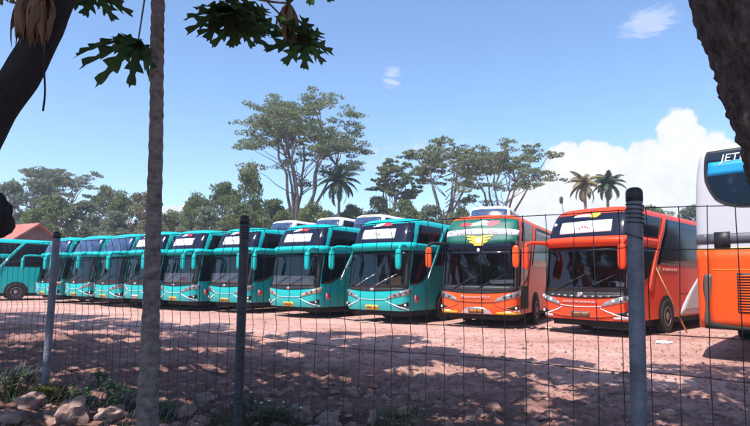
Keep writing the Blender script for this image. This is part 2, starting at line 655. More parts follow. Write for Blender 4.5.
    def patch(s, q0, q1, z0, z1, d=0.006, nu=16, nv=6, thick=0.012, mb=None):
        """a panel laid on the skin; bounds are numbers or functions (q of t, z of u), d a number or a function of (u, t)"""
        F = lambda v, a: v(a) if callable(v) else v
        mb = mb or MB()
        D = (lambda u, t: d) if not callable(d) else d
        vs, bk = [], []
        for j in range(nv + 1):
            t = j / nv
            for i in range(nu + 1):
                u = i / nu
                q = F(q0, t) + (F(q1, t) - F(q0, t)) * u
                z = F(z0, u) + (F(z1, u) - F(z0, u)) * t
                vs.append(s.at(q, z, D(u, t)))
                bk.append(s.at(q, z, D(u, t) - thick) if i in (0, nu) or j in (0, nv) else None)
        w = nu + 1
        fs = [(j * w + i, j * w + i + 1, (j + 1) * w + i + 1, (j + 1) * w + i) for j in range(nv) for i in range(nu)]
        ring = [(0, i) for i in range(nu)] + [(j, nu) for j in range(nv)] + [(nv, i) for i in range(nu, 0, -1)] + [(j, 0) for j in range(nv, 0, -1)]
        base = len(vs)
        idx = [j * w + i for j, i in ring]
        vs += [bk[k] for k in idx]
        m = len(idx)
        for a in range(m):
            b = (a + 1) % m
            fs.append((idx[a], base + a, base + b, idx[b]))
        mb.add(vs, fs)
        return mb

    def blob(s, poly, d=0.006, mb=None, thick=0.0):
        """a sticker: outline given as (q, z) points, fanned from its middle"""
        mb = mb or MB()
        cq = sum(p[0] for p in poly) / len(poly)
        cz = sum(p[1] for p in poly) / len(poly)
        n = len(poly)
        vs = [s.at(cq, cz, d)] + [s.at(q, z, d) for q, z in poly]
        mb.add(vs, [(0, 1 + i, 1 + (i + 1) % n) for i in range(n)])
        return mb


def text_geo(text, size=1.0):
    cu = bpy.data.curves.new('lettering', 'FONT')
    cu.body = text
    cu.size = size
    cu.align_x = 'CENTER'
    cu.align_y = 'CENTER'
    cu.resolution_u = 3
    o = bpy.data.objects.new('lettering', cu)
    COL.objects.link(o)
    bpy.context.view_layer.update()
    me = bpy.data.meshes.new_from_object(o.evaluated_get(bpy.context.evaluated_depsgraph_get()))
    vs = [v.co.copy() for v in me.vertices]
    fs = [tuple(p.vertices) for p in me.polygons]
    bpy.data.objects.remove(o)
    bpy.data.meshes.remove(me)
    return vs, fs


def text_on(sh, text, q, z, size, d, stretch=1.0, curve=0.0, slant=0.0, mb=None):
    vs, fs = text_geo(text, size)
    mb = mb or MB()
    mb.add([sh.at(q + v.x * stretch + slant * v.y, z + v.y + curve * (v.x * stretch) ** 2, d) for v in vs], fs)
    return mb


# ------------------------------------------------------------------ coaches
def wheel(root, x, y):
    sg = 1 if x > 0 else -1
    t = MB()
    prof = [(0.30, -0.13), (0.44, -0.14), (0.49, -0.10), (0.50, 0), (0.49, 0.10), (0.44, 0.14), (0.30, 0.13)]
    t.lathe(prof, (0, 0, 0), 28, 'X')
    o = t.build('wheel', M['tyre'], root, angle=40)
    o.location = (x, y, 0.5)
    r = MB()
    r.lathe([(0.30, 0.0), (0.295, sg * 0.125), (0.25, sg * 0.135), (0.22, sg * 0.06), (0.13, sg * 0.05), (0.11, sg * 0.13), (0.05, sg * 0.15), (0.02, sg * 0.15)], (0, 0, 0), 24, 'X')
    for k in range(10):
        th = 2 * PI * k / 10
        r.lathe([(0.018, sg * 0.05), (0.018, sg * 0.10)], (0, 0.175 * math.cos(th), 0.175 * math.sin(th)), 6, 'X')
    r.build('rim', M['rim'], o, angle=40)


def side_parts(sh, root, paint_m, slash_m, band=True, low_trim=None):
    k = sh.H / 3.63
    Z = lambda z: z * k
    for sg in (-1, 1):
        S = lambda q: sg * q

        def P(q0, q1, z0, z1, **kw):
            if sg > 0:
                return sh.patch(q0, q1, z0, z1, **kw)
            f0 = (lambda t: -q1(t)) if callable(q1) else -q1
            f1 = (lambda t: -q0(t)) if callable(q0) else -q0
            g0 = (lambda u: z0(1 - u)) if callable(z0) else z0
            g1 = (lambda u: z1(1 - u)) if callable(z1) else z1
            return sh.patch(f0, f1, g0, g1, **kw)
        # the slanted pillar, from low behind the front door up to the roof
        sl = lambda z: 2.55 + 1.45 * ((max(z, 1.25) - 1.25) / 2.13) ** 1.35
        sl_t = lambda za, zb: (lambda t: sl(za + (zb - za) * t))
        P(1.52, sl_t(2.72, 3.36), Z(2.72), Z(3.36), d=0.008, nu=10, nv=6).build('side_window', M['black_glass'], root)
        P(1.38, sl_t(1.3, 2.44), lambda u: 1.30 + 0.55 * max(0, u - 0.35) ** 1.5, Z(2.44), d=0.008, nu=14, nv=6).build('side_window', M['black_glass'], root)
        P(lambda t: sl(1.98 + 1.38 * t) + 0.16, sh.smax - 2.0, Z(1.98), Z(3.36), d=0.008, nu=24, nv=6).build('side_window', M['black_glass'], root)
        P(lambda t: sl(1.22 + 2.18 * t) - 0.04, lambda t: sl(1.22 + 2.18 * t) + 0.17, 1.22, Z(3.40), d=0.03, nu=3, nv=16, thick=0.03).build('slanted_pillar', slash_m, root)
        if band:
            P(1.42, sl_t(2.46, 2.70), Z(2.46), Z(2.70), d=0.022, nu=10, nv=3, thick=0.025).build('side_band', paint_m, root)
        # door seams
        for q in (1.62, 2.42):
            P(q, q + 0.018, 0.48, 1.34, d=0.004, nu=1, nv=6).build('panel_seam', M['black_plastic'], root)
        P(5.0, sh.smax - 1.9, 1.12, 1.135, d=0.004, nu=16, nv=1).build('panel_seam', M['black_plastic'], root)
        for q in (6.2, 7.6, 9.0):
            P(q, q + 0.015, 0.45, 1.12, d=0.004, nu=1, nv=4).build('panel_seam', M['black_plastic'], root)
        # badge by the door
        b = P(1.72, 1.98, 0.72, 0.96, d=0.005, nu=2, nv=2).build('side_badge', M['sticker_pink'], root)
        P(1.78, 1.92, 0.77, 0.91, d=0.009, nu=2, nv=2).build('badge_centre', M['sticker_red'], b)
        # wheel arches and wheels
        for y in (2.75, sh.L - 3.2):
            q = sh.s_at(y)
            pts = [(sg * (q + 0.62 * math.cos(a)), 0.50 + 0.60 * math.sin(a)) for a in [PI * i / 14 for i in range(15)]]
            pts += [(sg * (q - 0.62), sh.zb), (sg * (q + 0.62), sh.zb)]
            if sg < 0:
                pts = pts[::-1]
            sh.blob(pts, 0.010).build('wheel_arch', M['underside'], root, smooth=False)
            wheel(root, sg * (HW - 0.09), y)
        if low_trim:
            P(lambda t: 4.9 + 2.6 * t ** 1.3, lambda t: 8.5 + 0.2 * t, sh.zb + 0.05, 2.0, d=0.012, nu=8, nv=8).build('swoosh_panel', low_trim, root)


def chassis(sh, root):
    c = MB()
    c.box((0, sh.L / 2, (sh.zb + 0.32) / 2 + 0.02), (2.1, sh.L - 1.0, 0.30))
    c.box((0, sh.L / 2 + 0.1, sh.zb + 0.03), (2.42, sh.L - 0.75, 0.05))
    c.box((0, 2.75, 0.5), (1.9, 0.16, 0.16))
    c.box((0, sh.L - 3.2, 0.5), (1.9, 0.2, 0.2))
    c.box((0.55, 0.95, 0.33), (0.5, 0.5, 0.22))
    c.build('chassis', M['underside'], root, smooth=False)


def cabin(root, curtain, dash=True):
    f = MB()
    f.box((0, 1.25, 1.02), (2.3, 1.7, 0.05))
    f.box((0, 2.05, 1.85), (2.36, 0.05, 1.6))
    f.box((0, 1.25, 2.62), (2.2, 1.5, 0.05))
    f.build('cabin_lining', M['interior'], root, smooth=False)
    d = MB()
    for i in range(8):
        x0, x1 = -1.12 + 0.28 * i, -1.12 + 0.28 * (i + 1)
        xm = (x0 + x1) / 2
        y = 0.30 + 0.10 * (xm / 1.0) ** 2
        d.box((xm, y + 0.22, 1.20), (0.285, 0.44, 0.20))
    d.build('dashboard', M['dash'], root, smooth=False)
    w = MB()
    pts = []
    for k in range(25):
        th = 2 * PI * k / 24
        pts.append(Vector((0.55 + 0.24 * math.cos(th), 0.86 + 0.24 * math.sin(th) * 0.75, 1.46 + 0.24 * math.sin(th) * 0.66)))
    w.tube(pts, 0.018, 6, cap=False)
    w.tube([(0.55, 0.86, 1.46), (0.55, 0.70, 1.25)], 0.03, 6)
    w.box((0.55, 0.86, 1.46), (0.42, 0.03, 0.05))
    w.build('steering_wheel', M['black_plastic'], root)
    for x in (-0.6, 0.55):
        s = MB()
        s.ellipsoid((x, 1.55, 1.55), (0.26, 0.10, 0.48), 12, 8, sup=0.6)
        s.ellipsoid((x, 1.35, 1.18), (0.26, 0.28, 0.09), 12, 6, sup=0.6)
        s.build('driver_seat', M['red_cloth'] if curtain else M['dash'], root)
    if curtain:
        c = MB()
        n = 44
        vs = []
        for j in range(2):
            for i in range(n + 1):
                x = -1.1 + 2.2 * i / n
                vs.append((x, 1.95 + 0.05 * math.sin(i * 1.9), 1.15 + j * 0.75))
        c.add(vs, [(i, i + 1, n + 2 + i, n + 1 + i) for i in range(n)])
        c.build('curtain', M['red_cloth'], root)


def mirrors(root, paint_m, arm_m, z=2.55):
    for sg in (-1, 1):
        a = MB()
        pts = [(sg * 1.08, 0.42, z), (sg * 1.20, 0.10, z + 0.02), (sg * 1.33, -0.20, z + 0.02), (sg * 1.38, -0.40, z - 0.03), (sg * 1.37, -0.47, z - 0.15)]
        a.tube(pts, [0.065, 0.06, 0.055, 0.05, 0.042], 10)
        a.build('mirror_arm', arm_m, root)
        h = MB()
        h.ellipsoid((sg * 1.36, -0.47, z - 0.44), (0.098, 0.075, 0.325), 16, 12, sup=0.55)
        o = h.build('mirror', paint_m, root)
        g = MB()
        g.box((sg * 1.36, -0.382, z - 0.44), (0.13, 0.012, 0.46))
        g.build('mirror_glass', M['mirror'], o, smooth=False)


def wipers(sh, root, m, single=False):
    for q0, q1 in ((-0.72, -0.18), (0.05, 0.62)):
        w = MB()
        p = [sh.at(q0 + (q1 - q0) * t, 1.22 + 0.30 * t, 0.03 + 0.01 * t) for t in (0, 0.3, 0.6, 1.0)]
        w.tube(p, 0.012, 5)
        w.tube([sh.at(q1 - 0.30, 1.36, 0.028), sh.at(q1 + 0.28, 1.66, 0.028)], 0.010, 5)
        w.build('wiper', m, root)


def front_parts(sh, root, paint_m, style):
    # black strip under the windscreen, its lower edge sagging in the middle
    sh.patch(-1.36, 1.36, lambda u: 1.07 + 0.10 * (2 * u - 1) ** 2, lambda u: 1.20, d=0.010, nu=28, nv=3).build('front_trim', M['black_plastic'], root)
    # windscreen surround, then the glass itself
    sh.patch(-1.34, -1.17, 1.18, 2.46, d=0.006, nu=3, nv=8).build('windscreen_pillar', M['black_plastic'], root)
    sh.patch(1.17, 1.34, 1.18, 2.46, d=0.006, nu=3, nv=8).build('windscreen_pillar', M['black_plastic'], root)
    sh.patch(-1.2, 1.2, 1.18, 2.46, d=0.0, nu=24, nv=8).build('windscreen', M['clear_glass'], root)
    g = MB()
    # crease between the headlights
    sh.patch(-0.62, 0.62, lambda u: 0.79 + 0.03 * (2 * u - 1) ** 2, lambda u: 0.807 + 0.03 * (2 * u - 1) ** 2, d=0.016, nu=16, nv=1, mb=g)
    g.build('grille_line', M['white_trim'] if style != 'single' else M['black_plastic'], root)
    for sg in (-1, 1):
        def P(q0, q1, z0, z1, **kw):
            if sg > 0:
                return sh.patch(q0, q1, z0, z1, **kw)
            return sh.patch(-q1, -q0, (lambda u: z0(1 - u)) if callable(z0) else z0, (lambda u: z1(1 - u)) if callable(z1) else z1, **kw)
        zl = lambda u: 0.80 + 0.20 * u ** 0.9
        zh = lambda u: 0.83 + 0.37 * u ** 0.55
        h = P(0.58, 1.46, zl, zh, d=lambda u, t: 0.012 + 0.02 * math.sin(PI * t), nu=14, nv=5, thick=0.03).build('headlight', M['lamp_glass'], root)
        for q in (0.88, 1.06, 1.22):
            l = MB()
            p = sh.at(sg * q, zl((q - 0.58) / 0.88) * 0.45 + zh((q - 0.58) / 0.88) * 0.55, 0.03)
            l.ellipsoid(p, (0.045, 0.03, 0.045), 10, 6)
            l.build('lamp_lens', M['lamp_white'] if style == 'visor_red' else M['lamp_dark'], h)
        # swept white line and dark air slot under the headlight
        P(0.55, 1.36, lambda u: 0.76 - 0.30 * u ** 0.8, lambda u: 0.785 - 0.28 * u ** 0.8, d=0.014, nu=12, nv=2).build('bumper_line', M['white_trim'] if style != 'single' else paint_m, root)
        s = P(0.90, 1.36, lambda u: 0.60 - 0.02 * u, lambda u: 0.64 + 0.11 * u, d=0.012, nu=6, nv=3).build('air_slot', M['black_plastic'], root)
        fl = MB()
        fl.ellipsoid(sh.at(sg * 1.22, 0.645, 0.02), (0.04, 0.03, 0.04), 10, 6)
        fl.build('fog_lamp', M['lamp_white'], s)
        if style in ('visor_red', 'single'):
            P(0.86, 1.42, lambda u: 0.50 - 0.01 * u, lambda u: 0.55 + 0.03 * u, d=0.013, nu=6, nv=2).build('fog_trim', M['white_trim'], root)
    if style != 'single':
        # upper windscreen narrowing to the roof
        sh.patch(lambda t: -1.34 + 0.05 * t, lambda t: 1.34 - 0.05 * t, 2.66, lambda u: 3.46 - 0.05 * (2 * u - 1) ** 4, d=0.006, nu=24, nv=8).build('upper_windscreen', M['upper_glass'], root)
        sh.patch(-1.52, 1.52, 2.44, 2.72, d=lambda u, t: 0.012 + 0.15 * math.sin(PI * t) ** 0.7 * (1 - 0.6 * abs(2 * u - 1) ** 3), nu=28, nv=8, thick=0.02).build('visor', paint_m, root)
        em = MB()
        em.ellipsoid(sh.at(0, 1.14, 0.02), (0.09, 0.02, 0.05), 10, 6)
        em.build('maker_emblem', M['chrome'], root)
    else:
        sh.patch(lambda t: -1.34 + 0.05 * t, lambda t: 1.34 - 0.05 * t, 2.44, lambda u: 3.46 - 0.05 * (2 * u - 1) ** 4, d=0.006, nu=24, nv=8).build('upper_windscreen', M['upper_glass'], root)


def plate(sh, root, m, z=0.545, w=0.25, text_m=None):
    p = sh.patch(-w, w, z - 0.075, z + 0.075, d=0.022, nu=6, nv=2, thick=0.02).build('number_plate', m, root)
    b = MB()
    rng = random.Random(5)
    q = -w + 0.05
    while q < w - 0.06:
        ww = rng.uniform(0.02, 0.035)
        if rng.random() > 0.15:
            sh.patch(q, q + ww, z - 0.035, z + 0.045, d=0.025, nu=1, nv=1, thick=0.002, mb=b)
        q += ww + 0.014
    b.build('plate_marks', M['plate_dark'] if m is not M['plate_dark'] else M['amber'], p)


def paper(sh, root, q0, q1, z0, z1, marks, tilt=0.0):
    o = sh.patch(q0, q1, lambda u: z0 + tilt * u, lambda u: z1 + tilt * u, d=0.012, nu=10, nv=4, thick=0.005).build('paper_sheet', M['paper'], root)
    if marks:
        b = MB()
        rng = random.Random(marks)
        qc = (q0 + q1) / 2
        for k in range(4):
            q = qc - 0.16 + 0.08 * k
            z = (z0 + z1) / 2 + rng.uniform(-0.03, 0.03)
            sh.patch(q, q + 0.05, z - 0.03, z + 0.02, d=0.017, nu=1, nv=1, thick=0.002, mb=b)
        b.build('paper_marks', M['sticker_red'] if marks == 1 else M['sticker_ink'], o)
    return o


def roof_sticker(sh, root, kind):
    """small red and white (or white and yellow) sticker at the top of the upper windscreen"""
    if kind == 'red':
        w = sh.blob([(-0.42, 3.29), (-0.10, 3.31), (0.10, 3.36), (0.12, 3.41), (-0.12, 3.40), (-0.34, 3.34)], 0.014).build('roof_sticker', M['paper'], root, smooth=False)
        sh.blob([(0.08, 3.31), (0.36, 3.30), (0.42, 3.36), (0.34, 3.42), (0.12, 3.41), (0.02, 3.36)], 0.018).build('sticker_flag', M['sticker_red'], w, smooth=False)
    else:
        w = sh.blob([(-0.50, 3.31), (0.05, 3.30), (0.10, 3.36), (-0.05, 3.39), (-0.40, 3.36)], 0.014).build('roof_sticker', M['paper'], root, smooth=False)
        sh.blob([(0.08, 3.27), (0.26, 3.27), (0.36, 3.35), (0.34, 3.43), (0.14, 3.43), (0.06, 3.36)], 0.018).build('sticker_flag', M['sticker_yellow'], w, smooth=False)


def coach(name, paint_m, style, slash_m, curtain=False, low_trim=None, arm_m=None):
    sh = Shell()
    root = empty(name)
    sh.body([(-1.2, 1.2, 1.18, 2.46)]).build('body', paint_m, root, angle=50)
    chassis(sh, root)
    cabin(root, curtain)
    side_parts(sh, root, paint_m, slash_m, band=(style != 'single'), low_trim=low_trim)
    front_parts(sh, root, paint_m, style)
    mirrors(root, paint_m, arm_m or paint_m, 2.56 if style != 'single' else 2.62)
    wipers(sh, root, M['black_plastic'])
    return root, sh


def place(o, px, Y, deg, dz=0.0):
    x = (px - 7 - 375) / 540 * Y
    o.scale = (1.04, 1.04, 1.04)
    o.location = (x, Y, dz)
    o.rotation_euler = (0, 0, -R(deg))


def sunshade(sh, root, q0, q1, z1, red=False):
    s = MB()
    n = 20
    vs = []
    for j in range(4):
        t = j / 3
        for i in range(n + 1):
            q = q0 + (q1 - q0) * i / n
            p = sh.at(q, 1.26 + (z1 - 1.26) * t, -0.035 - 0.02 * math.sin(i * 2.1 + j))
            vs.append(p)
    s.add(vs, [(j * (n + 1) + i, j * (n + 1) + i + 1, (j + 1) * (n + 1) + i + 1, (j + 1) * (n + 1) + i) for j in range(3) for i in range(n)])
    o = s.build('sunshade', M['silver_cloth'], root)
    if red:
        b = MB()
        b.add([sh.at(q, z, -0.025) for q, z in ((0.3, 1.33), (0.85, 1.33), (0.85, 1.47), (0.3, 1.47))], [(0, 1, 2, 3)])
        b.build('red_patch', M['sticker_red'], o)


# teal coaches: one built, the rest copied
proto, TSH = coach('teal_coach', M['teal'], 'visor', M['teal'])
# chrome line along the slanted pillar
for sg in (-1, 1):
    f = lambda t: 2.50 + 0.75 * t ** 1.2
    if sg > 0:
        TSH.patch(lambda t: f(t), lambda t: f(t) + 0.06, 1.45, 2.44, d=0.036, nu=2, nv=10).build('chrome_strip', M['chrome'], proto)
    else:
        TSH.patch(lambda t: -f(t) - 0.06, lambda t: -f(t), 1.45, 2.44, d=0.036, nu=2, nv=10).build('chrome_strip', M['chrome'], proto)
plate(TSH, proto, M['plate_yellow'])
TG = 'teal coaches parked side by side in the front row'
spots = [
    (379, 18.9, 35, 'teal coach parked next to the orange coach with the green banner', 'p', None, 'box'),
    (296, 21.1, 34, 'teal coach with white paper and silver sunshade, right of the middle fence post', 'p', 'shade', None),
    (232, 23.4, 34, 'teal coach whose front is crossed by the middle fence post', 'p', 'shade', None),
    (181, 24.7, 35, 'teal coach just right of the thin papaya trunk, red patch on its sunshade', 'p', 'red', None),
    (143, 26.0, 35, 'teal coach partly hidden behind the thin papaya trunk', 'p', None, None),
    (111, 27.4, 35, 'blue windowed teal coach, first to the left of the one behind the papaya trunk', 'b', None, None),
    (82, 28.9, 35, 'blue windowed teal coach, second to the left of the one behind the papaya trunk', 'b', None, None),
    (51, 30.5, 35, 'farthest teal coach seen from the front, its nose beside the far fence post', 'b', None, None),
]
coaches = [proto] + [copy_tree(proto) for _ in spots[1:]]
for i, (o, (px, Y, deg, lab, up, shade, extra)) in enumerate(zip(coaches, spots)):
    place(o, px, Y, deg + (0, 1.2, -0.8, 0.6, -1.0, 1.1, -0.5, 0.8)[i], (0, -0.02, 0.015, 0, 0.02, -0.015, 0.01, 0)[i])
    tag(o, lab, 'coach', TG)
    if up == 'p':
        paper(TSH, o, -0.78 + 0.05 * (i % 3), 0.62 + 0.04 * (i % 2), 2.86 + 0.02 * (i % 2), 3.20, 2 if i in (0, 2) else 0)
        roof_sticker(TSH, o, 'red')
    else:
        for ch in o.children:
            if ch.name.startswith('upper_windscreen'):
                ch.data = ch.data.copy()
                ch.data.materials[0] = M['blue_glass']
    for ch in list(o.children):
        nm = ch.name.split('.')[0]
        if nm == 'number_plate' and i in (2, 4, 6):
            ch.data = ch.data.copy()
            ch.data.materials[0] = M['plate_white'] if i == 4 else M['plate_worn']
        if nm == 'wiper' and i in (0, 3):
            ch.data = ch.data.copy()
            ch.data.materials[0] = M['wire_pale'] if i else M['chrome']
        if nm == 'headlight' and i % 3 == 1:
            ch.data = ch.data.copy()
            ch.data.materials[0] = M['lamp_hazed']
    if i in (0, 5):
        c = MB()
        n = 30
        c.add([(-1.1 + 1.5 * k / n, 1.9 + 0.05 * math.sin(k * 1.9), 1.2 + 0.75 * j) for j in range(2) for k in range(n + 1)], [(k, k + 1, n + 2 + k, n + 1 + k) for k in range(n)])
        c.build('curtain', M['red_cloth'], o)
    if shade:
        sunshade(TSH, o, -1.1, 1.1, 1.60 if i == 1 else 1.66, shade == 'red')
    if extra == 'box':
        b = MB()
        b.box((0.62, 0.48, 1.42), (0.34, 0.14, 0.26))
        b.box((0.82, 0.50, 1.44), (0.16, 0.16, 0.30))
        b.build('parcel', M['tan_card'], o, smooth=False)

# teal coach seen from its side at the far left
o = copy_tree(proto)
for ch in list(o.children):
    if ch.name.split('.')[0] in ('paper_sheet', 'roof_sticker', 'parcel'):
        for c2 in list(ch.children):
            bpy.data.objects.remove(c2)
        bpy.data.objects.remove(ch)
for ch in o.children:
    if ch.name.startswith('chrome_strip'):
        pass
o.location = (-24.9, 32.3, 0)
o.scale = (1.04, 1.04, 1.04)
o.rotation_euler = (0, 0, -R(50))
tag(o, 'teal coach showing its long side and front wheel, parked before the red roofed house', 'coach')

# orange coach with the green banner (one tall windscreen)
o2, S2 = coach('orange_coach', M['orange'], 'single', M['red_orange'], arm_m=M['black_plastic'])
place(o2, 482.5, 17.4, 28)
tag(o2, 'orange coach with a green and white banner across its tall windscreen', 'coach', 'orange coaches in the front row')
gb = S2.patch(lambda t: -1.31 + 0.04 * t, lambda t: 1.31 - 0.04 * t, lambda u: 2.70 - 0.10 * (1 - (2 * u - 1) ** 2) - 0.0, lambda u: 3.44 - 0.05 * (2 * u - 1) ** 4, d=0.011, nu=24, nv=6, thick=0.006).build('green_banner', M['green_banner'], o2)
S2.patch(-1.31, 1.31, lambda u: 2.86 + 0.07 * (1 - (2 * u - 1) ** 2), lambda u: 3.045 + 0.07 * (1 - (2 * u - 1) ** 2), d=0.016, nu=24, nv=2, thick=0.004).build('banner_strip', M['paper'], gb)
text_on(S2, 'ATLGOT', -0.64, 2.99, 0.185, 0.020, 1.2, -0.02).build('banner_lettering', M['sticker_ink'], gb, smooth=False)
text_on(S2, 'MANDS', 0.66, 2.99, 0.185, 0.020, 1.2, -0.02).build('banner_lettering', M['sticker_ink'], gb, smooth=False)
fl = S2.blob([(-0.45, 3.20), (0.05, 3.24), (0.40, 3.18), (0.45, 3.30), (0.10, 3.40), (-0.30, 3.30)], 0.018).build('banner_flag', M['paper'], gb, smooth=False)
S2.blob([(-0.72, 3.22), (-0.40, 3.20), (-0.28, 3.27), (-0.42, 3.33), (-0.66, 3.33)], 0.022).build('flag_wing', M['sticker_red'], fl, smooth=False)
S2.blob([(0.28, 3.16), (0.60, 3.24), (0.66, 3.36), (0.34, 3.38), (0.20, 3.28)], 0.022).build('flag_wing', M['sticker_red'], fl, smooth=False)
# yellow winged emblem hanging below the strip
em = MB()
S2.blob([(-0.13, 2.56), (0.15, 2.56), (0.21, 2.72), (0.09, 2.86), (-0.07, 2.86), (-0.19, 2.72)], 0.024, em)
for sg in (-1, 1):
    for k in range(3):
        z = 2.84 - 0.09 * k
        pts = [(sg * 0.1, z - 0.05), (sg * (0.44 - 0.08 * k), z + 0.02 - 0.01 * k), (sg * (0.47 - 0.08 * k), z + 0.06), (sg * 0.1, z + 0.04)]
        S2.blob(pts if sg > 0 else pts[::-1], 0.026 + 0.001 * k, em)
e = em.build('winged_emblem', M['sticker_yellow'], gb, smooth=False)
S2.blob([(-0.06, 2.65), (0.08, 2.65), (0.08, 2.79), (-0.06, 2.79)], 0.031).build('emblem_shield', M['paper'], e, smooth=False)
S2.patch(1.54, 2.62, 0.60, 1.30, d=0.010, nu=6, nv=4).build('side_shade_panel', M['underside'], o2)  # black panel painting the neighbouring coach's shade onto the side
pd = MB()
pd.ellipsoid(S2.at(0.02, 2.42, 0.02), (0.05, 0.02, 0.06), 8, 6)
pd.build('pendant', M['paper'], o2)
S2.patch(-1.40, 1.40, 1.16, 1.30, d=0.014, nu=24, nv=3).build('wiper_panel', M['black_plastic'], o2)
for sg in (-1, 1):
    q = (lambda a, b: (a, b)) if sg > 0 else (lambda a, b: (-b, -a))
    a, b = q(0.62, 1.46)
    S2.patch(a, b, 0.45, 0.515, d=0.016, nu=10, nv=2, thick=0.02).build('yellow_lip', M['yellow_trim'], o2)
S2.patch(-0.50, 0.50, lambda u: 0.455, lambda u: 0.465 + 0.20 * math.sin(PI * u) ** 0.5, d=0.016, nu=12, nv=3).build('chrome_surround', M['chrome'], o2)
plate(S2, o2, M['plate_dark'], 0.545, 0.24)
ba = MB()
q = -0.48
for k, w in enumerate((0.10, 0.06, 0.07, 0.06, 0.07, 0.06, 0.05, 0.10, 0.06, 0.07)):
    S2.patch(q, q + w, 0.915 - (0.02 if k % 3 == 1 else 0), 0.99 + (0.03 if k in (0, 7) else 0), d=0.016, nu=1, nv=1, thick=0.004, mb=ba)
    q += w + 0.025
ba.build('badge_lettering', M['sticker_pink'], o2)
wp = MB()
wp.add([S2.at(q, z, -0.04) for q, z in ((0.45, 1.38), (1.16, 1.40), (1.16, 1.52), (0.40, 1.50))], [(0, 1, 2, 3)])
wp.build('white_card', M['paper'], o2)

# red orange coach beside the near fence post
o1, S1 = coach('orange_coach', M['red_orange'], 'visor_red', M['red_orange'], curtain=True, low_trim=M['grey_white'])
place(o1, 586, 15.4, 47)
tag(o1, 'red orange coach behind the near fence post, white sheet on its upper windscreen', 'coach', 'orange coaches in the front row')
paper(S1, o1, -0.80, 0.72, 2.82, 3.16, 1, 0.03)
roof_sticker(S1, o1, 'yellow')
dot = MB()
dot.ellipsoid(S1.at(-1.02, 3.12, 0.012), (0.05, 0.012, 0.05), 10, 6)
dot.build('round_sticker', M['paper'], o1)
gr = S1.patch(-1.30, 1.30, lambda u: 1.02 + 0.08 * (2 * u - 1) ** 2, lambda u: 1.13 + 0.03 * (2 * u - 1) ** 2, d=0.016, nu=26, nv=2).build('front_grille', M['black_plastic'], o1)
for k in range(9):
    q = -0.9 + 0.2 * k
    S1.patch(q, q + 0.10, 1.05 + 0.05 * q * q, 1.10 + 0.03 * q * q, d=0.020, nu=1, nv=1, thick=0.003).build('grille_slot', M['lamp_glass'], gr)
S1.patch(-0.55, 0.55, 0.50, 0.505, d=0.014, nu=8, nv=1).build('bumper_seam', M['black_plastic'], o1)
plate(S1, o1, M['plate_dark'], 0.60, 0.26)
ba = MB()
q = -0.5
for k, w in enumerate((0.09, 0.07, 0.06, 0.06, 0.08, 0.05, 0.06, 0.08, 0.07, 0.07, 0.05)):
    S1.patch(q, q + w, 0.885, 0.955, d=0.016, nu=1, nv=1, thick=0.004, mb=ba)
    q += w + 0.022
ba.build('badge_lettering', M['sticker_pink'], o1)
S1.patch(-0.98, 0.98, lambda u: 0.515 + 0.07 * (2 * u - 1) ** 2, lambda u: 0.545 + 0.09 * (2 * u - 1) ** 2, d=0.014, nu=20, nv=1).build('bumper_arc', M['orange'], o1)
cs = MB()
cs.add([S1.at(q, z, -0.03) for q, z in ((0.92, 1.36), (1.14, 1.36), (1.14, 1.47), (0.92, 1.47))], [(0, 1, 2, 3)])
cs.build('white_card', M['paper'], o1)
# grey side sign behind the pillar
M['faded'] = mat('faded_sign', (0.50, 0.22, 0.18), 0.6)
lg = MB()
lg.ellipsoid(S1.at(3.35, 1.82, 0.0), (0.012, 0.12, 0.12), 12, 8)
lg.build('side_emblem', M['faded'], o1)
lg = MB()
q = 3.6
for w in (0.14, 0.12, 0.13, 0.10, 0.14, 0.12, 0.13):
    S1.patch(q, q + w, 1.76, 1.88, d=0.010, nu=1, nv=1, thick=0.004, mb=lg)
    q += w + 0.05
lg.build('side_lettering', M['faded'], o1)


# white coaches of the second row, up on the terrace
def white_coach():
    sh = Shell(L=11.0, H=4.0, bow=0.08, hw=1.28)
    root = empty('white_coach')
    sh.body().build('body', M['white_paint'], root, angle=50)
    chassis(sh, root)
    k = 4.0 / 3.63
    sh.patch(-1.16, 1.16, 2.66 * k, lambda u: 3.42 * k - 0.05 * (2 * u - 1) ** 4, d=0.008, nu=20, nv=6).build('upper_windscreen', M['blue_glass'], root)
    sh.patch(-1.25, 1.25, 1.3, 2.45 * k, d=0.008, nu=20, nv=6).build('windscreen', M['black_glass'], root)
    for sg in (-1, 1):
        a, b = (1.55, sh.smax - 2.0) if sg > 0 else (-sh.smax + 2.0, -1.55)
        sh.patch(a, b, 2.72 * k, 3.36 * k, d=0.008, nu=20, nv=4).build('side_window', M['black_glass'], root)
        sh.patch(a, b, 1.7, 2.4 * k, d=0.008, nu=20, nv=4).build('side_window', M['black_glass'], root)
        for y in (2.75, 7.8):
            wheel(root, sg * 1.17, y)
        a, b = (0.55, 1.2) if sg > 0 else (-1.2, -0.55)
        sh.patch(a, b, 0.8, 0.98, d=0.012, nu=5, nv=2).build('headlight', M['lamp_glass'], root)
    return root, sh


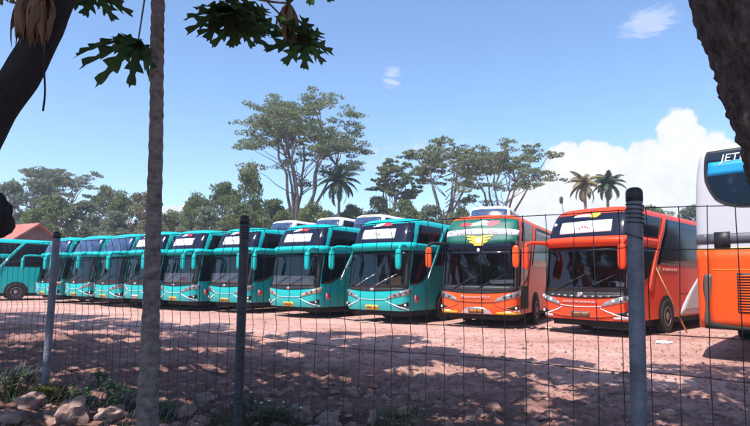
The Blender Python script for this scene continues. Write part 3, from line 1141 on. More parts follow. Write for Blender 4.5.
wc, WS = white_coach()
WG = 'white coaches in the second row'
for i, (px, Y, lab, strip) in enumerate([
        (493, 32.0, 'white coach roof rising behind the orange coach with the green banner', 'red'),
        (368, 37.0, 'white coach top behind the teal coach nearest the orange ones', 'amber'),
        (327, 39.0, 'white coach top with an orange marker, behind the teal coach right of the middle post', 'amber'),
        (281, 41.8, 'plain white coach top, farthest left in the second row', None)]):
    o = wc if i == 0 else copy_tree(wc)
    x = (px - 6 - 375) / 540 * Y
    o.location = (x, Y, ground_z(x, Y + 0.5) - 0.03)
    o.rotation_euler = (0, 0, -R(33 if i else 24))
    tag(o, lab, 'coach', WG)
    wc_strip = strip
    o['strip'] = strip or ''
for o in [x for x in list(COL.objects) if x.name.startswith('white_coach')]:
    st = o['strip']
    del o['strip']
    if st == 'amber':
        WS.patch(-0.55, 0.25, 3.46 * 4 / 3.63, 3.52 * 4 / 3.63, d=0.02, nu=6, nv=2, thick=0.02).build('roof_marker', M['amber'], o)
    elif st == 'red':
        WS.patch(-0.35, 0.35, 2.75 * 4 / 3.63, 2.98 * 4 / 3.63, d=0.013, nu=6, nv=2).build('window_sticker', M['sticker_pink'], o)

# ------------------------------------------------------------------ white and orange coach seen from behind at the right
def rear_coach():
    rake = [(0, 0.10), (0.55, 0.06), (0.9, 0.0), (2.2, 0.0), (2.8, 0.03), (3.4, 0.10), (3.46, 0.16), (3.52, 0.26), (3.58, 0.42), (3.62, 0.7), (3.63, 1.0)]
    H = 4.45
    sh = Shell(L=12.0, H=H, bow=0.07, rake=rake, zb=0.66, corner=0.22, hw=1.27)
    root = empty('white_and_orange_coach')
    sh.body().build('body', M['grey_white'], root, angle=50)
    ch = MB()
    ch.box((0, 6.6, 0.62), (2.3, 9.6, 0.14))
    ch.box((0, 6.2, 0.45), (1.9, 5.0, 0.3))
    ch.build('chassis', M['underside'], root, smooth=False)
    E = 11.0
    # the orange lower body wraps round both sides
    def wrap(z0, z1, d, nv, nm, m):
        mb = MB()
        w0, w1 = 1.06, 1.72
        for a, b, n in ((-E, -w1, 20), (-w1, -w0, 16), (-w0, w0, 12), (w0, w1, 16), (w1, E, 20)):
            sh.patch(a, b, z0, z1, d=d, nu=n, nv=nv, thick=0.02, mb=mb)
        mb.build(nm, m, root)
    wrap(0.64, 2.20, 0.010, 8, 'lower_body', M['rear_orange'])
    wrap(2.202, 2.235, 0.011, 1, 'yellow_line', M['yellow_trim'])
    wrap(2.33, 2.53, 0.010, 2, 'grey_band', M['grey_stripe'])
    # rounded rear window with frame, blue strip and lettering
    def win(d, g, nm, m, par, z0=3.02, z1=4.24):
        mb = MB()
        def hwid(z):
            t = (z - z0) / (z1 - z0)
            return (1.13 - g) * (1 - 0.22 * (1 - t) ** 2.2)
        n = 14
        vs, w = [], 25
        for j in range(n + 1):
            z = z0 + g + (z1 - z0 - 2 * g) * j / n
            for i in range(w):
                u = 2 * i / (w - 1) - 1
                zz = z
                if j < n / 2:
                    zz = z + 0.20 * abs(u) ** 4 * (1 - 2 * j / n)
                vs.append(sh.at(u * hwid(z), zz, d))
        mb.add(vs, [(j * w + i, j * w + i + 1, (j + 1) * w + i + 1, (j + 1) * w + i) for j in range(n) for i in range(w - 1)])
        return mb.build(nm, m, par)
    fr = win(0.012, 0.0, 'window_frame', M['black_plastic'], root)
    gl = win(0.018, 0.06, 'rear_window', mat('rear_glass', (0.012, 0.022, 0.04), 0.05), fr)
    st = sh.patch(-1.03, 1.03, 3.70, 3.99, d=0.024, nu=20, nv=3, thick=0.005).build('blue_strip', M['strip_blue'], fr)
    text_on(sh, 'JETBUS', -0.42, 4.04, 0.22, 0.032, 1.1, 0.0, 0.15).build('window_lettering', M['paper'], fr, smooth=False)
    # fuel flap square on the band, engine louvre, seams
    sh.patch(-0.92, -0.64, 2.24, 2.56, d=0.022, nu=2, nv=2).build('rear_camera_box', M['black_plastic'], root)
    lv = sh.patch(-0.56, 0.56, 0.98, 1.74, d=0.014, nu=10, nv=4).build('engine_grille', M['black_plastic'], root)
    sl = MB()
    for k in range(14):
        z = 1.00 + 0.052 * k
        sh.patch(-0.54, 0.54, z, z + 0.022, d=lambda u, t: 0.020 + 0.014 * (1 - t), nu=8, nv=1, thick=0.004, mb=sl)
    sl.build('grille_slats', M['rear_orange'], lv)
    # tall dark tail lamps bent along the corners, with a scuffed lower bumper
    for sg in (-1, 1):
        f0, f1 = (lambda t: 1.02 + 0.03 * math.sin(t * 5), lambda t: 1.14 + 0.02 * math.sin(t * 9 + 1))
        if sg > 0:
            tl = sh.patch(f0, f1, 0.70, 1.72, d=0.020, nu=3, nv=14)
        else:
            tl = sh.patch(lambda t: -f1(t), lambda t: -f0(t), 0.70, 1.72, d=0.020, nu=3, nv=14)
        tl.build('tail_lamp', M['plate_dark'], root)
    sh.patch(-1.15, 1.15, lambda u: 0.635, lambda u: 0.70 + 0.10 * abs(2 * u - 1) ** 3, d=0.02, nu=24, nv=2).build('bumper_edge', M['underside'], root)
    sh.patch(-1.0, 1.0, 1.80, 1.815, d=0.014, nu=18, nv=1).build('engine_lid_seam', M['amber'], root)
    for sg in (-1, 1):
        a, b = (1.9, E) if sg > 0 else (-E, -1.9)
        sh.patch(a, b, 3.0, 4.15, d=0.010, nu=24, nv=5).build('side_window', M['black_glass'], root)
        for y in (5.3, 9.4):
            wheel(root, sg * 1.17, y)
    return root


rc = rear_coach()
P0 = at(696, 300, 11.0)
DEG = 42
half = 1.27
rc.location = (P0.x + half * math.cos(R(DEG)), 11.0 - half * math.sin(R(DEG)), 0.0)
rc.rotation_euler = (0, 0, -R(DEG))
tag(rc, 'white and orange coach with a rounded rear window, close at the right edge', 'coach')

# ------------------------------------------------------------------ the fence
FP = [(4.6, 1.45), (1.58, 3.30), (-1.25, 5.10), (-4.27, 7.15), (-7.4, 9.1)]
fence = empty('wire_fence', (FP[2][0], FP[2][1], 0))
tag(fence, 'dark steel mesh fence on round posts between viewer and parked coaches', 'fence')
fl_ = Vector((FP[2][0], FP[2][1], 0))
TOP = 2.06
for i, (x, y) in enumerate(FP):
    p = MB()
    lean = {1: (0.008, 0.0), 2: (0.006, 0), 3: (0.022, 0.0)}.get(i, (0, 0))
    r = {1: 0.046, 2: 0.044, 3: 0.045}.get(i, 0.05)
    zt = {1: 2.12, 2: 2.13, 3: 2.12}.get(i, 2.1)
    pts = [Vector((x + lean[0] * z - fl_.x, y + lean[1] * z - fl_.y, z)) for z in (-0.3, 0.5, 1.0, 1.5, zt)]
    p.tube(pts, r, 20)
    po = p.build('fence_post', M['post_black'] if i == 2 else M['post_paint'], fence, angle=40)
    c = MB()
    tip = pts[-1]
    c.lathe([(r + 0.004, -0.055), (r + 0.004, 0.0), (r * 0.96, 0.018), (r * 0.6, 0.030), (0.004, 0.034)], tip, 20)
    c.build('post_cap', M['post_black'], po)
    if i in (1, 2):   # wire wound round the top of the post
        w = MB()
        n = 60
        w.tube([tip + Vector(((r + 0.006) * math.cos(k * 0.62), (r + 0.006) * math.sin(k * 0.62), -0.06 - 0.16 * (k / n) - (0.0 if k < 50 else 0.008 * (k - 50)))) for k in range(n)], 0.0035, 5)
        w.build('tie_wire', M['wire'], po)
FOLD = [(2.03, 0), (1.90, 0.035), (1.78, 0), (1.25, 0), (1.135, 0.018), (1.02, 0), (0.34, 0), (0.22, 0.04), (0.10, 0)]
rng = random.Random(11)
for i in range(len(FP) - 1):
    A, B = Vector((*FP[i], 0)) - fl_, Vector((*FP[i + 1], 0)) - fl_
    d = (B - A)
    ln = d.length
    d.normalize()
    nrm = Vector((-d.y, d.x, 0))
    off = nrm * -0.06
    mb = MB()
    n = int(ln / 0.152)
    sag = lambda t: -0.012 * math.sin(PI * t)
    for k in range(1, n + 1):
        t = (k - 0.5) / n
        wx = rng.uniform(-0.012, 0.012)
        bend = rng.uniform(-0.015, 0.015)
        pts = []
        for z, f in FOLD:
            q = A + d * (ln * t + wx * (z / 2) + bend * math.sin(z * 2.4 + k)) + off + nrm * -f
            pts.append(q + Vector((0, 0, z + sag(t))))
        mb.tube(pts, 0.0030, 5)
    for z, f in FOLD:
        if f:
            continue
        pts = [A + d * ln * t + off + nrm * (-f - 0.006) + Vector((0, 0, z + sag(t) + 0.010 * math.sin(t * 9 + z * 5))) for t in [j / 14 for j in range(15)]]
        mb.tube(pts, 0.0032, 5)
    mb.build('mesh_panel', M['wire'], fence)
# loose strip of wire netting sagging at the foot of the fence, left side
nb = MB()
A, B = Vector((*FP[2], 0)), Vector((*FP[4], 0))
d = (B - A).normalized()
nrm = Vector((d.y, -d.x, 0))
if nrm.y > 0:
    nrm = -nrm
for k in range(90):
    t = 0.6 + k * 0.11
    if t > (B - A).length - 0.2:
        break
    base = A + d * t
    for sg in (-1, 1):
        p0 = base + nrm * 0.10
        p1 = base + d * 0.16 * sg + nrm * -0.12
        nb.tube([p0 + Vector((0, 0, ground_z(p0.x, p0.y) + 0.02)), (p0 + p1) / 2 + Vector((0, 0, ground_z(p0.x, p0.y) + 0.17 + 0.03 * math.sin(k * 0.5))), p1 + Vector((0, 0, ground_z(p1.x, p1.y) + 0.30))], 0.0028, 4)
nb.build('wire_netting', M['wire_pale'], fence).location = -fl_

# ------------------------------------------------------------------ papaya tree in front of the fence
PZ = 4.2
rng = random.Random(4)
pb = at(146, 470, PZ)
pap = empty('papaya_tree', (pb.x, PZ, 0))
tag(pap, 'slender papaya tree with a scarred grey trunk and hanging lobed leaves', 'tree')
ctr = [(at(146, 480, PZ) - pap.location), (at(147, 426, PZ) - pap.location), (at(150.5, 330, PZ) - pap.location), (at(153, 240, PZ) - pap.location), (at(156, 140, PZ) - pap.location), (at(157, 60, PZ) - pap.location), (at(158, 0, PZ) - pap.location), (at(159, -70, PZ) - pap.location)]
ctr[0].z = -0.15


def catmull(P, per=8):
    out = []
    Q = [P[0] * 2 - P[1]] + list(P) + [P[-1] * 2 - P[-2]]
    for i in range(1, len(Q) - 2):
        for k in range(per):
            t = k / per
            a, b, c, e = Q[i - 1], Q[i], Q[i + 1], Q[i + 2]
            out.append(0.5 * ((2 * b) + (c - a) * t + (2 * a - 5 * b + 4 * c - e) * t * t + (3 * b - 3 * c + e - a) * t ** 3))
    out.append(P[-1])
    return out


cp = catmull(ctr, 14)
nP = len(cp)
rad = []
for i in range(nP):
    z = cp[i].z
    rad.append(0.050 + 0.055 * math.exp(-max(z, 0) / 1.0) + 0.0035 * math.sin(z * 62 + 2 * math.sin(z * 9)))
tb = MB()
tb.tube(cp, rad, 22, wob=lambda i, k: 1 + 0.07 * noise.noise(Vector((math.cos(k * 2 * PI / 22) * 1.5, math.sin(k * 2 * PI / 22) * 1.5, i * 0.35))))
tb.build('trunk', M['bark_papaya'], pap)
crown_p = pap.location + cp[-1]


def papaya_leaf(size, droop, seed, fold=0.15):
    """lobed leaf; joint at the origin, spreading in local XY, drooping towards -Z"""
    rg = random.Random(seed)
    mb = MB()
    lobes = [-150, -108, -68, -33, 0, 33, 68, 108, 150]
    for a in lobes:
        a2 = R(a + rg.uniform(-6, 6))
        ln = size * (1.0 - 0.45 * (abs(a) / 150) ** 1.5) * rg.uniform(0.9, 1.05)
        teeth = 4
        n = teeth * 4
        L, Rr, C = [], [], []
        dx, dy = math.sin(a2), math.cos(a2)
        for i in range(n + 1):
            t = i / n
            prof = 0.045 + 0.13 * math.sin(PI * min(1, t * 1.02) ** 0.9) if t < 0.98 else 0.0
            ph = (t * teeth + 0.15) % 1.0
            tooth = 0.22 + 1.4 * (1 - abs(ph - 0.62) / 0.62 if ph < 0.62 else (1 - ph) / 0.38)
            if t < 0.22:
                tooth = 0.8
            w = size * prof * (tooth if t >= 0.22 else 0.9) * (1 - 0.25 * t)
            lead = size * 0.10 * (tooth - 0.5) * (t > 0.22)
            s_ = ln * t
            zc = -droop * size * (t ** 1.6) * (ln / size)
            zz = zc - fold * w
            C.append(Vector((dx * s_, dy * s_, zc)))
            L.append(Vector((dx * (s_ + lead) - dy * w, dy * (s_ + lead) + dx * w, zz)))
            Rr.append(Vector((dx * (s_ + lead) + dy * w, dy * (s_ + lead) - dx * w, zz)))
        vs = L + C + Rr
        m = n + 1
        fs = []
        for i in range(n):
            fs.append((i, m + i, m + i + 1, i + 1))
            fs.append((m + i, 2 * m + i, 2 * m + i + 1, m + i + 1))
        mb.add(vs, fs)
    return mb


def hang_leaf(px, py, Y, size, droop, seed, heading, tilt, m, root, from_p, petiole=True):
    p = at(px, py, Y)
    o = papaya_leaf(size, droop, seed).build('leaf', m, root, smooth=False)
    o.location = p - root.location
    o.rotation_euler = (R(tilt), 0, R(heading))
    if petiole:
        q = MB()
        a, b = from_p - p, Vector((0, 0, 0))
        mid = (a + b) / 2 + Vector((0, 0, 0.12))
        q.tube(catmull([a, mid, b], 6), [0.012 - 0.0005 * i for i in range(13)], 6)
        s = q.build('petiole', M['stalk'], root)
        s.location = p - root.location
    return o


# leaf joint positions; the blades hang down towards the viewer
hang_leaf(226, 10, 4.0, 0.40, 0.75, 1, 200, 12, M['leaf_papaya'], pap, crown_p)
hang_leaf(238, 20, 4.15, 0.34, 0.9, 9, 175, 18, M['leaf_papaya'], pap, crown_p)
hang_leaf(255, 16, 4.3, 0.38, 0.55, 2, 150, 25, M['leaf_papaya'], pap, crown_p)
hang_leaf(306, 40, 4.2, 0.38, 0.50, 3, 150, 30, M['leaf_papaya'], pap, crown_p)
hang_leaf(138, 42, 4.35, 0.40, 1.4, 4, 170, 25, M['leaf_papaya'], pap, crown_p)
hang_leaf(95, -8, 4.0, 0.38, 0.5, 5, 190, 20, M['leaf_papaya'], pap, crown_p)
hang_leaf(270, -26, 4.3, 0.34, 0.6, 6, 160, 20, M['leaf_papaya'], pap, crown_p)
hang_leaf(318, -26, 3.9, 0.34, 0.6, 7, 120, 10, M['leaf_papaya'], pap, crown_p)


def dry_leaf(px, py, Y, size, seed, root, wide=0.3):
    rg = random.Random(seed)
    p = at(px, py, Y)
    mb = MB()
    for k in range(17):
        a = 2 * PI * k / 17 + rg.uniform(-0.2, 0.2)
        ln = size * rg.uniform(0.65, 1.0)
        r0 = size * wide * rg.uniform(0.5, 1.0)
        n = 7
        vs = []
        for i in range(n + 1):
            t = i / n
            rr = r0 * math.sin(min(1, t * 1.6) * PI / 2) * (1 - 0.45 * t * t)
            w = size * 0.055 * math.sin(PI * (0.12 + 0.86 * t)) * (1 + 0.55 * math.sin(11 * t + k * 1.7))
            c = Vector((math.cos(a + 0.25 * math.sin(5 * t + k)) * rr, math.sin(a + 0.25 * math.sin(5 * t + k)) * rr, -ln * t ** 1.1))
            tn = Vector((-math.sin(a), math.cos(a), 0))
            ou = Vector((math.cos(a), math.sin(a), 0)) * (0.5 * w)
            vs += [c - tn * w - ou, c + ou * 0.4, c + tn * w - ou]
        fs = []
        for i in range(n):
            b = i * 3
            fs += [(b, b + 1, b + 4, b + 3), (b + 1, b + 2, b + 5, b + 4)]
        mb.add(vs, fs)
    o = mb.build('dry_leaf', M['leaf_dry'], root)
    o.location = p - root.location
    return o


dl = dry_leaf(289, 3, 4.1, 0.34, 3, pap, 0.36)
q = MB()
q.tube(catmull([Vector((-1.15, 0.05, 0.30)), Vector((-0.5, 0, 0.10)), Vector((-0.2, 0, 0.02)), Vector((0, 0, 0.0))], 5), 0.009, 6)
s = q.build('petiole', M['leaf_dry'], pap)
s.location = dl.location

# ------------------------------------------------------------------ trees
def leaf_cloud(mb, c, r, n, size, rg, up=0.5):
    c = Vector(c)
    for _ in range(n):
        while True:
            p = Vector((rg.uniform(-1, 1), rg.uniform(-1, 1), rg.uniform(-1, 1)))
            if p.length < 1:
                break
        if p.length > 1e-3 and rg.random() < 0.6:
            p = p.normalized() * (0.55 + 0.45 * rg.random())
        q = c + Vector((p.x * r[0], p.y * r[1], p.z * r[2]))
        nn = Vector((rg.gauss(0, 1), rg.gauss(0, 1), rg.gauss(0, 1) + up * 2)).normalized()
        a = nn.orthogonal().normalized()
        a = Matrix.Rotation(rg.uniform(0, 2 * PI), 3, nn) @ a
        b = nn.cross(a)
        s1 = size * rg.uniform(0.6, 1.3)
        s2 = s1 * rg.uniform(0.4, 0.65)
        mb.add([q - a * s1, q - b * s2 + nn * 0.1 * s1, q + a * s1, q + b * s2 + nn * 0.1 * s1], [(0, 1, 2, 3)])


def limb(mb, a, b, r0, r1, rg, wob=0.08, n=5):
    a, b = Vector(a), Vector(b)
    ln = (b - a).length
    pts = []
    for i in range(n + 1):
        t = i / n
        p = a.lerp(b, t)
        if 0 < i < n:
            p += Vector((rg.uniform(-1, 1), rg.uniform(-1, 1), rg.uniform(-0.5, 0.5))) * ln * wob * 0.5
        pts.append(p)
    mb.tube(pts, [r0 + (r1 - r0) * i / n for i in range(n + 1)], 7)


def umbrella_tree(h, w, seed, stems=6, low=0.42, fork=0.22, dens=1.0, lm='leaf_albizia', name='albizia_tree', lean=0.0):
    """open vase of pale limbs that carry thin flat plates of leaf"""
    rg = random.Random(seed)
    root = empty(name)
    tr, cr = MB(), MB()
    r = h * 0.016
    top = Vector((rg.uniform(-0.3, 0.3), 0, h * fork))
    limb(tr, (0, 0, -0.3), top, r * 1.25, r, rg, 0.04)
    for k in range(stems):
        a = 2 * PI * (k + rg.uniform(-0.3, 0.3)) / stems
        rr = w * 0.5 * rg.uniform(0.25, 0.6)
        e = Vector((math.cos(a) * rr + lean, math.sin(a) * rr, h * rg.uniform(0.55, 0.80)))
        limb(tr, top, e, r * 0.7, r * 0.33, rg, 0.05, 6)
        for j in range(6):
            a2 = a + rg.uniform(-1.1, 1.1)
            r2 = rr + w * 0.5 * rg.uniform(-0.1, 0.42)
            z2 = h * rg.uniform(0.72, 0.98) - 0.10 * h * (r2 / (w * 0.5)) ** 2
            e2 = Vector((math.cos(a2) * r2 + lean, math.sin(a2) * r2, z2))
            limb(tr, e, e2, r * 0.3, r * 0.1, rg, 0.08, 4)
            for m in range(7):
                a3 = rg.uniform(0, 2 * PI)
                r3 = w * rg.uniform(0.02, 0.15)
                c = e2 + Vector((math.cos(a3) * r3, math.sin(a3) * r3, rg.uniform(-0.02, 0.03) * h))
                limb(tr, e2, c, r * 0.08, r * 0.03, rg, 0.25, 3)
                leaf_cloud(cr, c, (w * rg.uniform(0.03, 0.075), w * rg.uniform(0.03, 0.075), h * 0.011), int(42 * dens), 0.15, rg, 0.35)
    for k in range(int(stems * 1.6)):          # lower side sprays
        a = rg.uniform(0, 2 * PI)
        rr = w * rg.uniform(0.22, 0.46)
        z = h * rg.uniform(low, 0.74)
        c = Vector((math.cos(a) * rr + lean, math.sin(a) * rr, z))
        limb(tr, Vector((lean * 0.5, 0, z * 0.78)), c, r * 0.22, r * 0.05, rg, 0.06, 4)
        for m in range(3):
            c2 = c + Vector((rg.uniform(-1, 1) * w * 0.07, rg.uniform(-1, 1) * w * 0.07, rg.uniform(-0.02, 0.02) * h))
            leaf_cloud(cr, c2, (w * 0.07, w * 0.07, h * 0.012), int(60 * dens), 0.15, rg, 0.35)
    tr.build('trunk', M['bark_far'], root)
    cr.build('crown', M[lm], root, smooth=False)
    return root


def round_tree(h, w, seed, lm, base=0.12, clumps=46, size=0.30, name='broadleaf_tree'):
    rg = random.Random(seed)
    root = empty(name)
    tr, cr = MB(), MB()
    r = h * 0.018
    limb(tr, (0, 0, -0.3), (rg.uniform(-.3, .3), 0, h * 0.5), r * 1.3, r * 0.8, rg, 0.05)
    for k in range(clumps):
        t = rg.random() ** 0.8
        z = h * (base + (0.95 - base) * t)
        wz = math.sin(PI * (0.16 + 0.78 * t)) ** 0.8
        a = rg.uniform(0, 2 * PI)
        rr = 0.5 * w * wz * math.sqrt(rg.random()) * 0.95
        c = Vector((math.cos(a) * rr, math.sin(a) * rr, z))
        if k % 3 == 0:
            limb(tr, (0, 0, min(z * 0.6, h * 0.5)), c, r * 0.4, r * 0.08, rg, 0.08, 4)
        s = w * rg.uniform(0.09, 0.17)
        leaf_cloud(cr, c, (s, s, s * rg.uniform(0.45, 0.8)), int(170 * rg.uniform(0.5, 1.2)), size * 0.75, rg, 0.45)
    tr.build('trunk', M['bark_far'], root)
    cr.build('crown', M[lm], root, smooth=False)
    return root


def palm_tree(h, fl, seed, lm, nf=24):
    rg = random.Random(seed)
    root = empty('coconut_palm')
    tr, cr = MB(), MB()
    pts = [Vector((0.25 * math.sin(t * 2.2), 0.1 * t, -0.3 + (h + 0.3) * t)) for t in [i / 14 for i in range(15)]]
    tr.tube(pts, [0.22 - 0.10 * i / 14 + (0.10 if i == 0 else 0) for i in range(15)], 9)
    top = pts[-1]
    for k in range(nf):
        a = 2 * PI * k * 0.381966
        el = R(78 - 125 * (k / nf) + rg.uniform(-8, 8))
        ln = fl * rg.uniform(0.85, 1.1)
        dirh = Vector((math.cos(a), math.sin(a), 0))
        n = 18
        P, p = [], top.copy()
        e = el
        for i in range(n + 1):
            P.append(p.copy())
            p = p + (dirh * math.cos(e) + Vector((0, 0, math.sin(e)))) * ln / n
            e -= R(4.2 + 2.2 * i / n)
        cr.tube(P, [0.05 - 0.04 * i / n for i in range(n + 1)], 4)
        side = dirh.cross(Vector((0, 0, 1)))
        for i in range(2, n + 1):
            t = i / n
            tg = (P[i] - P[i - 1]).normalized()
            for sg in (-1, 1):
                for sub in (0, 0.5):
                    b = P[i - 1].lerp(P[i], sub)
                    ll = fl * 0.24 * math.sin(PI * (0.15 + 0.8 * t)) * rg.uniform(0.8, 1.1)
                    tip = b + (side * sg * 0.85 + tg * 0.55 + Vector((0, 0, -0.45 - 0.4 * rg.random()))).normalized() * ll
                    m = (b + tip) / 2 + Vector((0, 0, 0.04))
                    wv = tg * 0.055
                    cr.add([b - wv, m - wv * 1.2, tip, m + wv * 1.2, b + wv], [(0, 1, 2, 3, 4)])
    tr.build('trunk', M['bark_far'], root)
    cr.build('crown', M[lm], root, smooth=False)
    return root


def put(o, px, Y, rz=0.0, sc_=(1, 1, 1)):
    x = (px - 375) / 540 * Y
    o.location = (x, Y, ground_z(x, Y) - 0.05)
    o.rotation_euler = (0, 0, rz)
    o.scale = sc_
    return o


def hgt(py, Y, gz=2.1):
    return (279 - py) / 540 * Y + CAM_H - gz


FG = 'trees behind the coaches'
t = put(umbrella_tree(hgt(98, 62), 16.4, 21, 8, 0.52, 0.14, 1.6), 299, 62)
tag(t, 'tallest tree, open umbrella crown on many bare limbs behind the teal coaches', 'tree', FG)
t = put(umbrella_tree(hgt(129, 60), 9.6, 33, 5, 0.5, 0.3), 446, 60)
tag(t, 'layered umbrella tree behind the orange coaches, the taller one', 'tree', FG)
t = put(umbrella_tree(hgt(137, 63), 12.0, 57, 6, 0.40, 0.25, 0.9), 503, 63)
tag(t, 'airy umbrella tree with thin leaf plates behind the green bannered coach', 'tree', FG)
t = put(umbrella_tree(hgt(160, 66), 7.6, 71, 5, 0.45, 0.3, 1.2), 391, 66)
tag(t, 'smaller umbrella tree right of the dark coconut palm', 'tree', FG)
t = put(umbrella_tree(hgt(166, 78), 11.5, 84, 6, 0.5, 0.4, 1.1, 'leaf_grey'), 55, 78)
tag(t, 'flat topped grey green tree standing above the woods by the red roof', 'tree', FG)

t = put(palm_tree(hgt(181, 58), 3.0, 3, 'leaf_palm'), 336, 58)
tag(t, 'dark coconut palm beside the tallest umbrella tree', 'palm', 'coconut palms')
t = put(palm_tree(hgt(181, 55), 2.3, 8, 'leaf_palm_dry', 18), 587, 55, 1.0)
tag(t, 'yellowed coconut palm before the white cloud', 'palm', 'coconut palms')
t = put(palm_tree(hgt(178, 56), 2.3, 9, 'leaf_palm'), 612, 56, 2.0)
tag(t, 'green coconut palm just right of the yellowed palm', 'palm', 'coconut palms')

protos = {}


def rt(kind, px, top, wpx, Y, label, rz=0.0):
    """a rounded tree: four crowns built once, later ones copied"""
    H, W = hgt(top, Y, ground_z((px - 375) / 540 * Y, Y)), wpx / 540 * Y
    if kind not in protos:
        lm, base, cl, seed = {'grey': ('leaf_grey', 0.10, 56, 5), 'bush': ('leaf_bush', 0.08, 60, 6), 'brown': ('leaf_brown', 0.15, 50, 7), 'loose': ('leaf_bush', 0.15, 42, 8)}[kind]
        protos[kind] = (round_tree(9, 7, seed, lm, base, cl, 0.24), 9, 7)
        o = protos[kind][0]
    else:
        o = copy_tree(protos[kind][0])
    put(o, px, Y, rz, (W / protos[kind][2], W / protos[kind][2], H / protos[kind][1]))
    tag(o, label, 'tree', FG)


rt('grey', 8, 184, 46, 66, 'grey green tree rising left of the red roofed house')
rt('grey', 34, 181, 50, 70, 'grey green tree directly above the red roof ridge', 1.0)
rt('bush', 52, 198, 62, 60, 'low green tree right behind the red roof gable', 2.0)
rt('grey', 82, 203, 48, 62, 'low grey green tree between the red roof and the dark tree', 3.0)
rt('bush', 104, 187, 38, 72, 'dark tree with a narrow top left of the brownish tree', 0.5)
rt('loose', 122, 194, 40, 68, 'green tree pressed against the left of the brownish tree', 4.0)
rt('brown', 143, 193, 44, 64, 'brownish tree left of the thin papaya trunk')
rt('grey', 118, 214, 50, 58, 'low tree under the brownish tree and above the teal coaches', 5.0)
rt('loose', 170, 212, 40, 66, 'low tree just right of the thin papaya trunk', 1.5)
rt('loose', 196, 194, 40, 62, 'loose tree below the left edge of the tallest tree, shorter one', 2.5)
rt('bush', 222, 182, 46, 64, 'green tree below the left edge of the tallest tree, taller one', 3.5)
rt('loose', 247, 163, 40, 60, 'slim loose tree against the left side of the tallest tree', 0.7)
rt('grey', 203, 208, 52, 56, 'low grey tree above the teal coach right of the papaya trunk', 1.7)
rt('bush', 240, 204, 50, 55, 'low green tree directly above the middle fence post', 2.7)
rt('bush', 272, 199, 46, 58, 'green tree at the left foot of the tallest tree', 4.2)
rt('loose', 312, 203, 46, 56, 'low tree at the right foot of the tallest tree', 5.2)
rt('bush', 352, 204, 40, 62, 'low green tree right of the dark coconut palm foot', 0.2)
rt('grey', 376, 196, 44, 64, 'grey tree at the foot of the smaller umbrella tree', 1.2)
rt('bush', 405, 199, 44, 60, 'green tree left of the taller layered umbrella tree', 2.2)
rt('grey', 432, 204, 44, 58, 'grey tree at the foot of the taller layered umbrella tree', 3.2)
rt('loose', 462, 205, 36, 57, 'loose tree behind the white coach roof', 4.4)
rt('bush', 492, 210, 38, 62, 'low tree between the white coach and the airy umbrella tree', 5.5)
rt('bush', 650, 203, 70, 75, 'low green tree behind the red orange coach', 0.9)
rt('grey', 695, 202, 70, 80, 'low grey tree showing beside the white and orange coach', 1.9)
rt('grey', 150, 213, 60, 84, 'distant tree behind the thin papaya trunk', 2.9)
rt('bush', 290, 208, 70, 80, 'distant green tree behind the tallest tree', 3.9)

for k, (px, top) in enumerate(((160, 216), (184, 213), (208, 214), (232, 212), (256, 210), (302, 211), (326, 211), (342, 213), (364, 213), (388, 212), (418, 211), (448, 212), (476, 212), (508, 211))):
    rt(('bush', 'grey', 'loose')[k % 3], px, top, 44, 90 + 3 * (k % 4), 'distant tree of the dark row far behind all the coaches', k * 1.3)

# ------------------------------------------------------------------ the two big trees at the sides and the shade they throw
SUN_EL, SUN_H = R(58), Vector((-0.56, -0.83, 0)).normalized()


def shade_crown(mb, tr, cx_list, rg, base_pts):
    for c, r, n in cx_list:
        leaf_cloud(mb, c, r, n, 0.13, rg, 0.4)


rg = random.Random(77)
# left: dark leaning trunk
LT = [at(-70, 620, 3.4), at(-62, 400, 3.4), at(-48, 240, 3.4), at(-14, 130, 3.4), at(30, 60, 3.4), at(60, -10, 3.4), at(88, -110, 3.45), at(112, -230, 3.5)]
LT[0].z = -0.2
lroot = empty('leaning_tree', (LT[0].x, LT[0].y, 0))
tag(lroot, 'dark leaning tree trunk hung with dry brown leaves at the upper left', 'tree')
LTl = [p - lroot.location for p in LT]
tb = MB()
cpl = catmull(LTl, 8)
tb.tube(cpl, [0.13 - 0.045 * i / len(cpl) for i in range(len(cpl))], 18, wob=lambda i, k: 1 + 0.16 * noise.noise(Vector((math.cos(k * PI / 9) * 1.3, math.sin(k * PI / 9) * 1.3, i * 0.3))))
topL = cpl[-1]
brn = []
crown = MB()


def canopy(root, tr, start, blobs, rg, r0, card=0.12, per=260):
    """limbs from the trunk top out to leafy boughs; blobs are world positions"""
    for (x, y, z, rx) in blobs:
        c = Vector((x, y, z)) - root.location
        mid = start.lerp(c, 0.5) + Vector((rg.uniform(-.4, .4), rg.uniform(-.4, .4), 0.5))
        tr.tube(catmull([start, mid, c], 6), [r0 * (1 - 0.8 * i / 12) for i in range(13)], 7)
        for m in range(6):
            a = rg.uniform(0, 2 * PI)
            q = c + Vector((math.cos(a), math.sin(a), 0)) * rx * rg.uniform(0.2, 1.2) + Vector((0, 0, rg.uniform(-0.3, 0.5)))
            tr.tube([c, (c + q) / 2 + Vector((0, 0, 0.1)), q], [0.03, 0.02, 0.01], 5)
            leaf_cloud(crown_now, q, (rx * 0.55, rx * 0.55, rx * 0.22), per, card, rg, 0.8)


def above_frame(x, y):
    return CAM_H + 0.56 * max(y, 0) + 0.9


